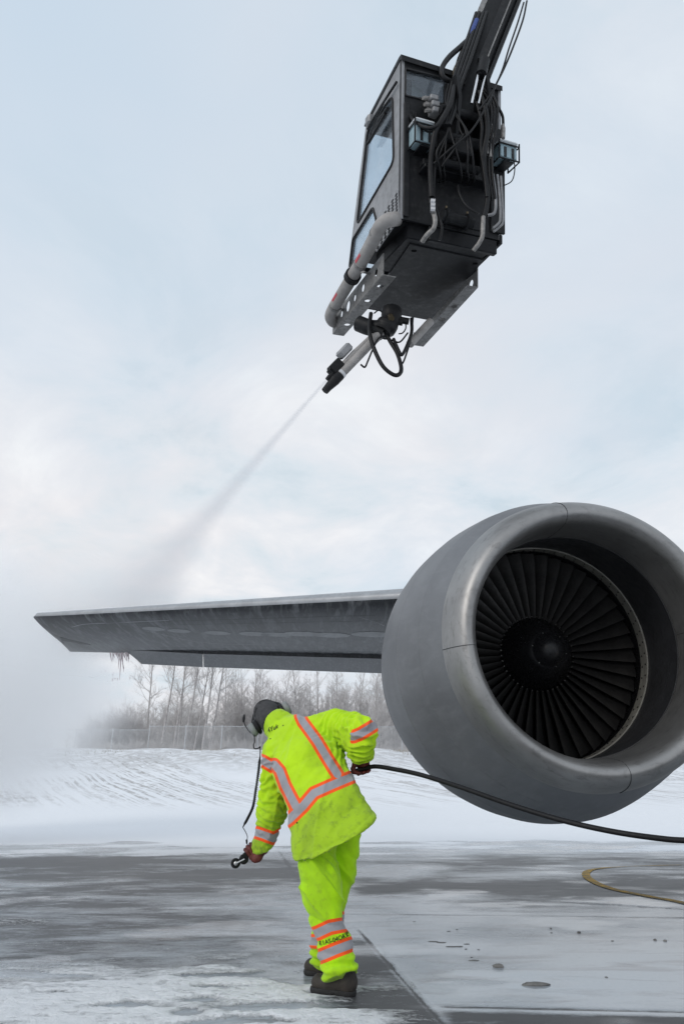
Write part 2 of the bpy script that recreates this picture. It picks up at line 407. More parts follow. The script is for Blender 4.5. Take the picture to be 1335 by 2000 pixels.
    # snow bank and the high ground behind, out to the horizon
    ys = np.concatenate([np.linspace(17, 66, 130), 66*np.exp(np.linspace(.03, math.log(2600/66), 40))])
    us = np.linspace(-1, 1, 260); us = np.sign(us)*np.abs(us)**1.3
    X = us[None, :]*(ys[:, None]*2.2+60); Y = np.repeat(ys[:, None], len(us), 1)
    P = np.stack([X, Y, 0*X], -1)
    Z = bank_z(X, Y); t = Z/CREST_Z
    Z = Z + (fbm(P*np.array([.35, .12, 1]), 4, 7)-.5)*.5*sstep(.02, .4, t) - .012*(1-sstep(20, 23, Y)) - .03*sstep(19, 17, Y)
    # furrows follow the same slant as the bare streaks
    fr = vnoise(np.stack([(X*.876+Y*.482)*1.0, Y*.02, 0*X], -1), 31)
    Z = Z + (fr-.5)*.22*sstep(.1, .35, t)*sstep(1.0, .8, t)
    P[..., 2] = Z
    bare = np.clip(.85*sstep(.42, .72, t+.1*(fbm(P*np.array([.2, .2, 0])+3, 3, 8)-.5)), 0, 1); furrow = sstep(.045, .17, t)*sstep(.97, .80, t)
    me = grid_mesh('snow_bank', P, {'bare': bare, 'furrow': furrow})
    tag(link('snow_bank', me, M_BANK), kind='structure')
    # snow field under and behind the camera
    g = MB(); g.add([(-3000, -3000, -.06), (3000, -3000, -.06), (3000, 60, -.06), (-3000, 60, -.06)], [(0, 1, 2, 3)])
    tag(g.build('ground', M_BANK), kind='structure')
build_ground()

def mat_paint():
    k = NT('worn_yellow_paint'); P = k.coord('Position')
    n = k.noise(P, 7, 6, .65); m = k.noise(P, 60, 4, .6)
    f = k.ramp(k.math('ADD', k.math('MULTIPLY', n, .6), k.math('MULTIPLY', m, .4)), [(.44, 0.), (.56, 1.)])
    k.bsdf(k.mix(f, (.27, .23, .15), (.66, .42, .09)), .75, 0, .12, k.bump(m, .2, .004)); return k.m
def road_line():
    pts = [(1420, 1786), (1335, 1763), (1265, 1750), (1200, 1737), (1165, 1725), (1146, 1713), (1144, 1704), (1156, 1698), (1190, 1694), (1250, 1691), (1330, 1689)]
    c = spline([on_ground(x, y, .006) for x, y in pts], 10); mb = MB(); vs = []
    for i, p in enumerate(c):
        d = c[min(i+1, len(c)-1)]-c[max(i-1, 0)]; d = d/np.linalg.norm(d); n = np.array([-d[1], d[0], 0]); w = .048*(1 if i < 62 else max(.3, 1-(i-62)*.03))
        vs += [p+n*w, p-n*w]
    mb.add(vs, [(2*i, 2*i+1, 2*i+3, 2*i+2) for i in range(len(c)-1)])
    o = mb.build('road_marking', mat_paint()); tag(o, kind='structure')
road_line()

def ice_chunks():
    m = worn('dirty_ice', (.19, .185, .18), .6, var=.4, scale=20, bump=.5, bscale=40)
    rng = random.Random(4)
    specs = [(845, 1839, .05, .02, .004, None), (861, 1841, .05, .02, .004, None), (881, 1849, .06, .02, .004, None), (896, 1849, .04, .02, .004, None), (925, 1876, .05, .02, .004, None), (911, 1844, .03, .015, .004, None), (1075, 1814, .012, .01, .01, None), (1130, 1822, .02, .015, .014, None), (1278, 1836, .018, .012, .012, None), (1298, 1838, .018, .012, .012, None),
             (1046, 1924, .075, .030, .014, 'larger flat dark clod lying on the pale icy slab'),
             (973, 1889, .034, .026, .018, 'smaller dark clod on the icy slab, the one farther from the camera'),
             (909, 1854, 0.0120, 0.0072, 0.0048, None), (934, 1855, 0.0120, 0.0072, 0.0040, None), (892, 1816, 0.0132, 0.0084, 0.0048, None), (1076, 1822, 0.0108, 0.0072, 0.0048, None), (1195, 1838, 0.0132, 0.0084, 0.0060, None), (1183, 1909, 0.0120, 0.0084, 0.0064, None), (920, 1870, 0.0120, 0.0072, 0.0040, None), (876, 1819, 0.0180, 0.0090, 0.0040, None), (808, 1800, 0.0180, 0.0090, 0.0032, None)]
    for x, y, a, b, h, lab in specs:
        if lab is None: a, b, h = a*.72, b*.8, h*.7
        c = on_ground(x, y); mb = MB(); rings = []
        for z, s in ((-.003, 1.), (h*.45, 1.06), (h*.85, .75), (h, .4)):
            rings.append([(c[0]+math.cos(t*math.pi/5)*a*s*rng.uniform(.8, 1.15), c[1]+math.sin(t*math.pi/5)*b*s*rng.uniform(.8, 1.15), z*rng.uniform(.9, 1.1)) for t in range(10)])
        o = mb.loft(rings).build('ice_clod', m, sm=40)
        tag(o, lab or 'tiny dark crumb of dirty ice on the pale slab', 'ice chunk', None if lab else 'crumbs of dirty ice on the slab')
ice_chunks()

# ------------------------------------------------------------------ fence
M_GALV = worn('frosted_galvanised', (.52, .54, .56), .6, .3, var=.15)
def fence():
    rng = random.Random(2)
    root = thing('chain_link_fence', 'long frosted chain-link fence on the crest of the snow bank in front of the trees', 'fence')
    def line(x): return 60+.03*x
    x0, x1, step = -46, 34, 3.0
    posts = np.arange(x0, x1+.1, step)
    def zb(x, y): return float(bank_z(np.array(x), np.array(y)))-.1
    Ht = lambda x: 1.75 if x < -18 else 2.05
    for x in posts:
        y = line(x); b = zb(x, y)
        MB().tube([(x, y, b-.3), (x, y, b+Ht(x)+.12)], .034, 6).build('post', M_GALV, root, 60)
    rl = MB()
    for a, b in zip(posts[:-1], posts[1:]):
        rl.tube([(a, line(a), zb(a, line(a))+Ht(a)), (b, line(b), zb(b, line(b))+Ht(a))], .02, 5)
    rl.build('top_rail', M_GALV, root, 60)
    mesh = MB(); sp = .16
    for a, b in zip(posts[:-1], posts[1:]):
        H = Ht(a); n = int((b-a)/sp)
        for sgn in (1, -1):
            for i in range(-int(H/sp), n+int(H/sp)+1):
                # wires at 45 degrees clipped to the panel
                s0 = a+i*sp; t0, t1 = 0., H
                if sgn > 0: lo, hi = max(0, a-s0), min(H, b-s0)
                else: lo, hi = max(0, s0-b), min(H, s0-a)
                if hi-lo < .05: continue
                P = []
                for t in (lo, hi):
                    x = s0+sgn*t; y = line(x)+.012*sgn; P.append(Vector((x, y, zb(x, y)+t)))
                d = (P[1]-P[0]).normalized(); u = Vector((-d.z, 0, d.x))*.006; w = Vector((0, .007, 0))
                mesh.add([P[0]+u, P[0]-u, P[0]+w, P[1]+u, P[1]-u, P[1]+w], [(0, 1, 4, 3), (1, 2, 5, 4), (2, 0, 3, 5)])
    me = mesh.build('wire_mesh', M_GALV, root)
fence()

# ------------------------------------------------------------------ trees
M_BARK = worn('hazed_frosted_bark', (.40, .38, .375), .9, var=.35, scale=3, bump=.4)  # frost tone, paled further by distance haze put into the colour
M_TWIG = worn('hazed_hoarfrost_twigs', (.58, .56, .55), .9, var=.2, scale=1)  # hoarfrost grey with the far haze mixed into its colour
M_TWIG2 = worn('hazed_hoarfrost_brush', (.58, .555, .545), .9, var=.2, scale=1)  # brush likewise: frost plus painted distance haze
def perp(d, rng):
    a = Vector((rng.gauss(0, 1), rng.gauss(0, 1), rng.gauss(0, 1))); a = a-d*a.dot(d); return a.normalized()
def grow(mb, p, d, L, r, depth, rng, spread, n=3, kids=7, up=.25):
    """a branch and what grows on it"""
    pts = [p.copy()]; k = 4; q = p.copy(); dd = d.copy()
    for i in range(k):
        dd = (dd + perp(dd, rng)*.14 + Vector((0, 0, up*.25))).normalized(); q = q+dd*L/k; pts.append(q.copy())
    mb.tube(pts, [r*(1-.75*i/k) for i in range(k+1)], n, caps=False)
    if depth == 0: return
    for j in range(kids):
        t = rng.uniform(.22, 1.0); i = min(k-1, int(t*k)); b = pts[i].lerp(pts[i+1], t*k-i)
        e = (dd*(1-spread*.6) + perp(dd, rng)*spread + Vector((0, 0, up))).normalized()
        grow(mb, b, e, L*rng.uniform(.32, .55), r*.5, depth-1, rng, spread, 3, max(3, kids-1), up)
def tree_proto(seed, H, clear, dense, spread, rt, depth=2, up=.35):
    rng = random.Random(seed); tr = MB(); cr = MB()
    lean = Vector((rng.gauss(0, .03), rng.gauss(0, .03), 1)).normalized(); pts = []; q = Vector((0, 0, -.4)); d = lean.copy()
    n = 9
    for i in range(n+1):
        pts.append(q.copy()); d = (d+perp(d, rng)*.035+Vector((0, 0, .03))).normalized(); q = q+d*(H+.4)/n
    tr.tube(pts, [rt*(1-.88*i/n) for i in range(n+1)], 6, caps=False)
    for j in range(dense):
        t = clear+(1-clear)*((j+rng.random())/dense); i = min(n-1, int(t*n)); b = pts[i].lerp(pts[i+1], t*n-i)
        a = rng.uniform(0, 2*math.pi); e = Vector((math.cos(a)*spread, math.sin(a)*spread, up+.45*rng.random())).normalized()
        grow(cr, b, e, H*rng.uniform(.13, .24)*(1.25-t*.7), rt*.30*(1.15-t)+.016, depth, rng, .65, 3, 6, up*.6)
    return tr, cr
def as_mesh(mb, name, m):
    me = bpy.data.meshes.new(name); me.from_pydata(mb.v, [], mb.f); me.update(); smooth(me); me.materials.append(m); return me
def place_tree(name, pm, loc, rz, sc, label, cat, group):
    o = thing(name, label, cat, loc, group); o.rotation_euler = (0, 0, rz); o.scale = sc
    for nm, me in pm:
        c = bpy.data.objects.new(nm, me); COL.objects.link(c); c.parent = o
    return o
def trees():
    rng = random.Random(11)
    def proto(*a, tw=M_TWIG, **k):
        t, c = tree_proto(*a, **k); return [('trunk', as_mesh(t, 'trunk', M_BARK)), ('crown', as_mesh(c, 'crown', tw))]
    tall = [proto(1, 16, .38, 26, .62, .16), proto(2, 15, .30, 26, .7, .14), proto(3, 17, .45, 24, .55, .17), proto(4, 14, .25, 28, .6, .12)]
    thick = [proto(5, 11, .06, 50, .7, .10, tw=M_TWIG2), proto(6, 10, .04, 52, .8, .09, tw=M_TWIG2), proto(7, 12, .12, 48, .6, .10, tw=M_TWIG2)]
    def base(px, Y):
        x = (px-667.5)/FPX*(Y*math.cos(PITCH)+3*math.sin(PITCH)); return (x, Y, float(bank_z(np.array(x), np.array(Y)))-.1)
    # the tall bare trees one can tell apart, left to right
    spec = [(285, 84, 0, 1.0, 'slender bare tree standing alone at the left end of the row of tall trees'),
            (313, 80, 2, 1.0, 'tall straight bare tree with a pale trunk, first of the close group above the fence'),
            (336, 80, 0, .98, 'bare tree with twin-looking leaning trunk in the close group'),
            (345, 82, 3, 1.05, 'thin bare tree tight behind the leaning trunk in the close group'),
            (357, 79, 2, 1.02, 'bare tree leaning right in the middle of the close group'),
            (374, 81, 1, 1.0, 'darker trunked bare tree right of the middle of the close group'),
            (393, 80, 2, 1.0, 'tall bare tree slanting right near the end of the close group'),
            (405, 83, 0, 1.05, 'last tall tree of the close group, slanting to the right'),
            (440, 92, 1, .92, 'shorter forked bare tree just right of the close group'),
            (472, 96, 3, .93, 'bare tree whose crown opens left of the worker'),
            (490, 94, 0, .90, 'frosted bare tree directly above the worker headset'),
            (548, 96, 1, .92, 'frosted bare tree rising above the beanie'),
            (583, 98, 2, .90, 'narrow frosted tree above the worker collar'),
            (622, 97, 0, .92, 'frosted bare tree above the middle of the worker back'),
            (655, 99, 3, 1.0, 'frosted bare tree above the right shoulder of the worker'),
            (700, 98, 1, .95, 'frosted bare tree above the elbow of the worker'),
            (733, 96, 2, .88, 'frosted bare tree close to the engine cowling')]
    for px, Y, k, s, lab in spec:
        b = base(px, Y); o = place_tree('bare_tree', tall[k], b, rng.uniform(0, 6), (s*.9, s*.9, s*rng.uniform(.95, 1.02)), lab, 'tree', 'tall bare trees behind the fence')
        if 330 <= px <= 410: o.rotation_euler = (rng.uniform(-.02, .02), .075 if px > 350 else .05, o.rotation_euler.z*0+rng.choice((0, .4, -.5)))
    # the wood behind
    for i in range(236):
        px = rng.uniform(235, 800); Y = rng.uniform(88, 118)
        if px < 290 and rng.random() < .4: px += 60
        b = base(px, Y); s = rng.uniform(.72, 1.02)*(1.0 if px > 420 else .85)*(.93 if px < 700 else 1)
        place_tree('bare_tree', thick[rng.randrange(3)], b, rng.uniform(0, 6.28), (s*1.1, s*1.1, s), 'slim frosted tree in the dense grey wood behind the fence', 'tree', 'frosted trees of the wood behind the fence')
    for i in range(26):                                                       # the wood goes on to both sides
        s_ = rng.choice((-1, 1)); Y = rng.uniform(92, 120)
        px = rng.uniform(800, 1500) if s_ > 0 else rng.uniform(-100, 200)
        b = base(px, Y); s = rng.uniform(.6, .85)*(1 if s_ > 0 else .55)
        place_tree('bare_tree', thick[rng.randrange(3)], b, rng.uniform(0, 6.28), (s*1.1, s*1.1, s), 'slim frosted tree in the dense grey wood behind the fence', 'tree', 'frosted trees of the wood behind the fence')
    # rounded brush at the left end and low brush along the fence
    def bush(seed, R, H, n):
        g = random.Random(seed); mb = MB()
        for i in range(n):
            a = g.uniform(0, 6.28); t = g.random()**.6; e = Vector((math.cos(a)*t*R/H, math.sin(a)*t*R/H, 1)).normalized()
            grow(mb, Vector((math.cos(a)*t*R*.3, math.sin(a)*t*R*.3, -.2)), e, H*g.uniform(.6, .95)*(1-.35*t), .03, 2, g, .6, 3, 7, .2)
        return [('crown', as_mesh(mb, 'crown', M_TWIG2))]
    big = bush(1, 3.4, 6.0, 120); low = bush(2, 1.3, 1.9, 26)
    for px, Y, s, lab in ((208, 82, .95, 'large rounded grey bush at the left end of the wood beside the mist'), (238, 84, 1.08, 'tall grey bush in the middle of the left clump'), (266, 83, .85, 'smaller grey bush between the left clump and the first tall tree'), (182, 85, .85, 'low grey bush fading into the mist')):
        place_tree('bush', big, base(px, Y), rng.uniform(0, 6), (s, s, s), lab, 'bush', 'grey bushes left of the tall trees')
    for i in range(64):
        px = rng.uniform(170, 800); Y = rng.uniform(66, 78); s = rng.uniform(.6, 1.15)
        place_tree('bush', low, base(px, Y), rng.uniform(0, 6), (s*1.2, s*1.2, s), 'low frosted brush growing just behind the chain-link fence', 'bush', 'low brush behind the fence')
trees()
def dead_grass():
    rng = np.random.default_rng(5); mb = MB(); m = worn('dead_grass', (.40, .37, .33), .9, var=.4, scale=1)
    n = 5000; Y = 60-np.abs(rng.normal(0, 1, n))*4; X = rng.uniform(-1, 1, n)*(Y*.62+4)
    ok = (Y > 34); X, Y = X[ok], Y[ok]; Z = bank_z(X, Y)-.05
    for x, y, z in zip(X, Y, Z):
        h = rng.uniform(.06, .20)
        for j in range(3):
            a = rng.uniform(0, 6.28); w = .018; dx, dy = math.cos(a), math.sin(a)
            mb.add([(x-dy*w, y+dx*w, z), (x+dy*w, y-dx*w, z), (x+dx*h*.6, y+dy*h*.6, z+h)], [(0, 1, 2)])
    me = bpy.data.meshes.new('dead_grass'); me.from_pydata(mb.v, [], mb.f); o = link('dead_grass', me, m); tag(o, 'stubble of dead grass sticking out of the snow bank below the fence', 'grass', kind='stuff')
dead_grass()

# ================================================================== AIRCRAFT
def mat_cowl():
    k = NT('grey_cowl_paint'); v = k.coord('Object'); st = k.coord('Object', (.5, 3, 3))
    a = k.noise(v, 1.6, 6, .6); b = k.noise(st, 5, 6, .65, .3); c = k.noise(v, 40, 4, .6)
    col = k.mix(k.ramp(a, [(.35, 0.), (.68, 1.)]), (.128, .133, .144), (.168, .175, .187))
    col = k.mix(k.math('MULTIPLY', k.ramp(b, [(.46, 0.), (.70, 1.)]), .3), col, (.25, .258, .27))
    col = k.mix(k.math('MULTIPLY', k.ramp(k.noise(v, 2.3, 7, .7, .8), [(.60, 0.), (.74, 1.)]), .35), col, (.06, .063, .07))
    k.bsdf(col, k.mixf(b, .44, .62), .1, .4, k.bump(k.math('ADD', c, k.math('MULTIPLY', b, 2.)), .06, .004)); return k.m
def mat_lip():
    k = NT('bare_metal_lip'); v = k.coord('Object'); st = k.coord('Object', (3.5, 1, 1))
    a = k.noise(v, 2.2, 6, .62, .4); b = k.noise(st, 9, 7, .7, .5); c = k.noise(v, 55, 4, .6)
    col = k.mix(k.ramp(a, [(.35, 0.), (.68, 1.)]), (.24, .236, .232), (.35, .346, .342))
    col = k.mix(k.math('MULTIPLY', k.ramp(b, [(.52, 0.), (.70, 1.)]), .5), col, (.12, .117, .114))
    col = k.mix(k.math('MULTIPLY', k.ramp(k.noise(v, 7, 7, .72, 1.), [(.60, 0.), (.72, 1.)]), .3), col, (.42, .43, .44))
    k.bsdf(col, k.mixf(a, .36, .52), .8, .5, k.bump(k.math('ADD', c, b), .05, .004)); return k.m
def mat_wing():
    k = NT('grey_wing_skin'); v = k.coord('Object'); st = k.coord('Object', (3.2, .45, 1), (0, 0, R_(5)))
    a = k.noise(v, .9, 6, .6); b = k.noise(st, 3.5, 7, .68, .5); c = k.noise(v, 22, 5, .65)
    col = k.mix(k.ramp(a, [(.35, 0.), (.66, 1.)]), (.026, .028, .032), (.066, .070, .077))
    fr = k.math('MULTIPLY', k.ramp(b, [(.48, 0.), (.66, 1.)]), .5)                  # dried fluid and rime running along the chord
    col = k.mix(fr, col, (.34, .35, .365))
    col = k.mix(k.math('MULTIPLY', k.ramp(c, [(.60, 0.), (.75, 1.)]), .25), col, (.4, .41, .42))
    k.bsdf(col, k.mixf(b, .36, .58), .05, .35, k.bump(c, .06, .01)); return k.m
M_COWL = mat_cowl(); M_LIP = mat_lip(); M_WING = mat_wing()
M_SEAM = plain('dark_seam', (.022, .023, .025), .7)
M_INTAKE = worn('intake_lining', (.035, .036, .04), .42, .3, var=.3, scale=3, bump=.05)
M_FAN = worn('titanium_blade', (.060, .058, .057), .42, .7, var=.3, scale=5, bump=.06, dirt=(.03, .03, .03))
M_SPIN = worn('black_spinner', (.010, .010, .011), .30, .0, var=.2, scale=6, bump=.02, spec=.3)
M_RUB = worn('abradable_ring', (.24, .232, .205), .55, .2, var=.3, scale=8, bump=.1)
M_BOLT = plain('bolt_metal', (.5, .5, .48), .35, .9)
M_WLE = worn('leading_edge_metal', (.36, .37, .385), .42, .4, var=.15, scale=4, dirt=(.25, .26, .27), dirt_amt=.35)
M_CTRL = worn('dark_control_surface', (.048, .050, .055), .42, .1, var=.3, scale=3, stretch=(2.5, .6, 1), dirt=(.2, .21, .22), dirt_amt=.35)
M_DARK = plain('dark_recess', (.012, .012, .014), .6)

ac = thing('aircraft', 'large grey jet aircraft showing one wing and a big round engine intake', 'aircraft', (0, 0, 0))

# ---- engine: local axis x runs aft from the lip plane
EC = np.array([1.665, 4.70, 1.975]); YAW, NOSE = R_(4.5), R_(4.0)
fw = Vector((math.sin(YAW)*math.cos(NOSE), -math.cos(YAW)*math.cos(NOSE), -math.sin(NOSE)))
aft = -fw; side = Vector((0, 0, 1)).cross(aft).normalized(); upv = aft.cross(side)
EM = Matrix((( aft.x, side.x, upv.x, EC[0]), (aft.y, side.y, upv.y, EC[1]), (aft.z, side.z, upv.z, EC[2]), (0, 0, 0, 1)))
def part_in(name, mb, m, parent, sm=35):
    o = mb.build(name, m, None, sm); o.parent = parent; return o
def engine():
    # outer cowl is one part; it carries the engine's pieces
    prof = [(.0, .985), (.012, .990), (.10, 1.022), (.25, 1.062), (.45, 1.103), (.48, 1.108)]
    seam = lambda x, r: [(x-.006, r), (x-.003, r-.008), (x+.003, r-.008), (x+.006, r)]
    prof = [(.0, .990), (.05, 1.008), (.15, 1.040)] + seam(.30, 1.095) + [(.42, 1.13), (.60, 1.172)] + seam(.72, 1.195) + [(.9, 1.212), (1.15, 1.220), (1.4, 1.214)] + seam(1.55, 1.198) + [(1.8, 1.165), (2.1, 1.09), (2.4, .99), (2.6, .91), (2.62, .88), (2.3, .80)]
    mb = MB(); mb.lathe(prof, 128)
    mb.v = [(x, y, z-.065*float(sstep(.1, .9, x))) for x, y, z in mb.v]                 # the belly hangs a little lower behind the lip
    cowl = mb.build('engine_cowl', M_COWL, ac, 30); cowl.matrix_parent_inverse = Matrix(); cowl.matrix_local = EM
    # polished intake lip
    lp = []
    for t in np.linspace(0, 1, 34):                                    # from outer crease round the highlight to the throat
        a = math.pi*t
        xo = -.30+.30*abs(math.cos(a))**1.0 if t < .5 else -.30+.42*abs(math.cos(a))
        lp.append(None)
    lp = [(.003, .992), (-.03, .985), (-.075, .972), (-.125, .953), (-.165, .931), (-.193, .908), (-.209, .886), (-.216, .866), (-.214, .850), (-.203, .832), (-.180, .814), (-.145, .798), (-.095, .790), (-.03, .785), (.06, .783), (.15, .784), (.20, .786)]
    lip = part_in('intake_lip', MB().lathe([tuple(q) for q in spline(lp, 3)], 144), M_LIP, cowl, 60)
    for ang in (8, 90+5, 188, 275):                                     # lip segment joints
        a = R_(ang); path = [Vector((x, (r+.0012)*math.sin(a), (r+.0012)*math.cos(a))) for x, r in lp]
        part_in('lip_joint', MB().tube(path, .0028, 5), M_SEAM, cowl)
    # intake duct
    duct = [(.20, .786), (.40, .808), (.62, .838), (.78, .853)]
    part_in('intake_duct', MB().lathe(spline([(q[0], q[1]) for q in duct], 4), 128), M_INTAKE, cowl, 60)
    rg = MB(); rg.lathe([(.205, .789), (.208, .784), (.214, .784), (.217, .791)], 128); part_in('duct_seam', rg, M_SEAM, cowl)
    part_in('abradable_ring', MB().lathe([(.76, .851), (.762, .842), (.885, .853), (.887, .866)], 128), M_RUB, cowl, 30)
    bt = MB()
    for i in range(60):
        a = 2*math.pi*i/60
        for x in (.79, .85):
            r = .842+(x-.762)*.0894-.0015; c = Vector((x, r*math.cos(a+.02*(x > .82)), r*math.sin(a+.02*(x > .82)))); n = Vector((0, -math.cos(a), -math.sin(a)))
            bt.tube([c, c+n*.003], .0075, 8)
    part_in('ring_bolts', bt, M_DARK, cowl)
    part_in('fan_case', MB().lathe([(.86, .862), (.95, .866), (1.4, .86)], 96), M_SPIN, cowl, 60)
    part_in('core_plate', MB().lathe([(1.30, .862), (1.32, .30), (1.3, .02)], 64), M_SPIN, cowl, 40)
    # fan blades, twisted from root to tip
    mb = MB(); nr, nc = 12, 9; rows = []
    for i in range(nr):
        t = i/(nr-1); r = .292+t*(.853-.292); tw = R_(22+40*t); ch = .115+.055*t; thk = .010*(1-t)+.004; c0 = 1.0
        ring = []
        for sgn in (1, -1):
            for j in range(nc):
                s = j/(nc-1) if sgn > 0 else 1-j/(nc-1)
                if sgn < 0 and j in (0,): continue
                if sgn < 0 and j == nc-1: continue
                u = (s-.5)*ch; th = sgn*thk*math.sqrt(max(0, 4*s*(1-s)))*.5 + .014*(1-(2*s-1)**2)*(1-.3*t)
                x = u*math.cos(tw)-th*math.sin(tw); y = u*math.sin(tw)+th*math.cos(tw)
                yy = y+.018*t*t
                ring.append((c0+x, yy, r))
        rows.append(ring)
    # midspan shroud lies inside the blade's own mesh
    mb.loft(rows)
    me_o = mb.build('fan_blade', M_FAN, None, 40); me_o.parent = cowl
    for i in range(44):
        o = me_o if i == 0 else me_o.copy()
        if i: COL.objects.link(o); o.parent = cowl
        o.rotation_euler = (2*math.pi*i/44, 0, 0)
    # spinner: blunt elliptical nose on a hub
    pr = [(.97, .30), (.93, .292), (.86, .268), (.78, .232), (.72, .198), (.676, .165), (.652, .143), (.650, .138), (.640, .128), (.600, .100), (.57, .066), (.553, .030), (.55, .001)]
    part_in('spinner', MB().lathe([(1.3, .30)]+pr, 80), M_SPIN, cowl, 50)
    b2 = MB()
    for i in range(44):
        a = 2*math.pi*(i+.5)/44; b2.tube([(.925, .296*math.cos(a), .296*math.sin(a)), (.915, .302*math.cos(a), .302*math.sin(a))], .0045, 6)
    for i in range(6):
        a = 2*math.pi*(i+.2)/6; b2.tube([(.644, .134*math.cos(a), .134*math.sin(a)), (.640, .137*math.cos(a), .137*math.sin(a))], .004, 6)
    part_in('spinner_bolts', b2, M_BOLT, cowl)
    # cowl hinge line and latches along the lower left flank
    ln = MB()
    for ang, x0, x1 in ((-112, .74, 1.5), (-150, .74, 1.5), (-63, .02, .70), (-95, .35, .70), (-35, .74, 1.5), (-130, .02, .28)):
        a = R_(ang); pts = []
        for x in np.linspace(x0, x1, 10):
            r = float(np.interp(x, [q[0] for q in prof[:-2]], [q[1] for q in prof[:-2]]))+.001; pts.append((x, r*math.sin(a), r*math.cos(a)))
        ln.tube(pts, .0022, 4)
    part_in('panel_line', ln, M_SEAM, cowl)
    # hot section behind the cowl
    part_in('exhaust_nozzle', MB().lathe([(2.2, .72), (2.7, .62), (3.2, .46), (3.22, .43), (2.6, .42)], 64), M_COWL, cowl, 40)
engine()

# ---- wing: leading edge and trailing edge from image pixels at chosen distances, aerofoil sections between
LE_T, LE_R = at(62, 1202, 11.0), at(822, 1160, 7.3)
TE_T, TE_R = at(137, 1273, 13.8), at(757, 1286, 11.5)
def section(le, te, thick, n=22, up=Vector((0, 0, 1))):
    le = V(le); te = V(te); ch = te-le; c = ch.length; u = (up-ch.normalized()*up.dot(ch.normalized())).normalized(); pts = []
    for k in range(2*n):
        t = k/n if k < n else 2-k/n; x = (1-math.cos(math.pi*min(1, t)))/2
        y = 5*thick*(.2969*math.sqrt(x)-.126*x-.3516*x*x+.2843*x**3-.1036*x**4)
        cam_ = .012*(1-(2*x-1)**2)
        pts.append(le+ch*x+u*c*(y*(1 if k < n else -.92)+cam_))
    return pts
def lerp(a, b, t): return a+(b-a)*t
def wing():
    secs = []
    for s, th, k in ((-.9, .100, 1), (-.45, .097, 1), (0, .094, 1), (.25, .090, 1), (.5, .086, 1), (.75, .083, 1), (.93, .080, 1), (.975, .075, .985), (.993, .056, .96), (1.0, .02, .93)):
        le = lerp(LE_R, LE_T, s); te = lerp(TE_R, TE_T, s)
        # the tip edge is rounded off, seen from above
        if s > .95: le = lerp(le, te, (1-k)*.55); 
        secs.append(section(le, te, th))
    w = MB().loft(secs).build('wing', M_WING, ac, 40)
    # bright de-iced leading edge strip, slightly proud
    rings = []
    for s in np.linspace(-.9, .985, 24):
        sec = section(lerp(LE_R, LE_T, s), lerp(TE_R, TE_T, s), .094-.013*s+.0015, 22); c = (sec[0]-sec[22]).normalized()
        ring = [sec[i] for i in (43, 0, 1, 2, 3, 4, 5, 6)]
        if s > .95: ring = [q.lerp(sec[3], (s-.95)*2) for q in ring]
        rings.append([q+c*.004 for q in ring])
    MB().loft(rings, caps=False, closed=False).build('leading_edge', M_WLE, w, 60)
    # control surfaces behind the rear spar, drooped a little
    def surface(name, s0, s1, hinge_px, tail_px, Yh, Yt, m):
        a0, a1 = at(*hinge_px[0], Yh[0]), at(*hinge_px[1], Yh[1]); b0, b1 = at(*tail_px[0], Yt[0]), at(*tail_px[1], Yt[1])
        mb = MB(); rr = []
        for a, b in ((a0, b0), (a1, b1)):
            up = np.array([0, 0, 1.]); rr.append([V(a+up*.10), V(lerp(a, b, .5)+up*.075), V(b+up*.012), V(b), V(lerp(a, b, .5)), V(a-up*.01)])
        mb.loft(rr); return mb.build(name, m, w, 30)
    surface('aileron', 0, 1, ((243, 1268), (395, 1276)), ((277, 1297), (396, 1303)), (12.95, 12.25), (13.75, 13.15), M_CTRL)
    surface('flap', 0, 1, ((397, 1276), (800, 1287)), ((398, 1303), (800, 1317)), (12.25, 10.9), (13.15, 11.9), M_CTRL)
    # oval access plates along the underside
    def under(px, py):
        r = ray(px, py); o = Vector((0, 0, CAM_H)); d = V(r).normalized()
        dg = bpy.context.evaluated_depsgraph_get(); ok, loc, nor, idx, ob, mt = S.ray_cast(dg, o, d)
        return (loc, nor) if ok and ob.name.startswith('wing') else (None, None)
    mp = worn('access_plate', (.20, .205, .215), .45, .15, var=.2, scale=5)
    for px, py, a in ((590, 1238, .30), (645, 1240, .31), (728, 1239, .33), (497, 1238, .27), (300, 1228, .22), (350, 1232, .22), (425, 1236, .24), (700, 1208, .0), (540, 1239, .27)):
        if not a: continue
        loc, nor = under(px, py)
        if loc is None: continue
        if nor.z > 0: nor = -nor
        z = nor; x = (V(LE_T-LE_R).normalized()); x = (x-z*x.dot(z)).normalized(); y = z.cross(x)
        mb = MB(); dg = bpy.context.evaluated_depsgraph_get(); we = w.evaluated_get(dg); rings = []
        for kk, off in ((1., -.002), (.985, .004), (.5, .004), (.02, .004)):
            rg_ = []
            for t in np.linspace(0, 2*math.pi, 33)[:-1]:
                q = loc+x*math.cos(t)*a*kk+y*math.sin(t)*a*.55*kk; ok, l2, n2, i2 = we.ray_cast(q+z*.3, -z); rg_.append((l2 if ok else q)+z*off)
            rings.append(rg_)
        mb.loft(rings); mb.build('access_plate', mp, w, 30)
    # skin joints under the wing and the curved white run of frozen fluid
    def strip(name, pts, r, m, proud=.001):
        P = []
        for px, py in pts:
            loc, nor = under(px, py)
            if loc is not None: P.append(loc-(nor if nor.z > 0 else -nor)*(proud-r*.5))
        if len(P) > 2: MB().tube(P, r, 6, ky=.5).build(name, m, w, 60)
    def seg(a, b, n=24): return [(a[0]+(b[0]-a[0])*t, a[1]+(b[1]-a[1])*t) for t in np.linspace(0, 1, n)]
    strip('skin_joint', seg((205, 1217), (815, 1199)), .006, M_SEAM)
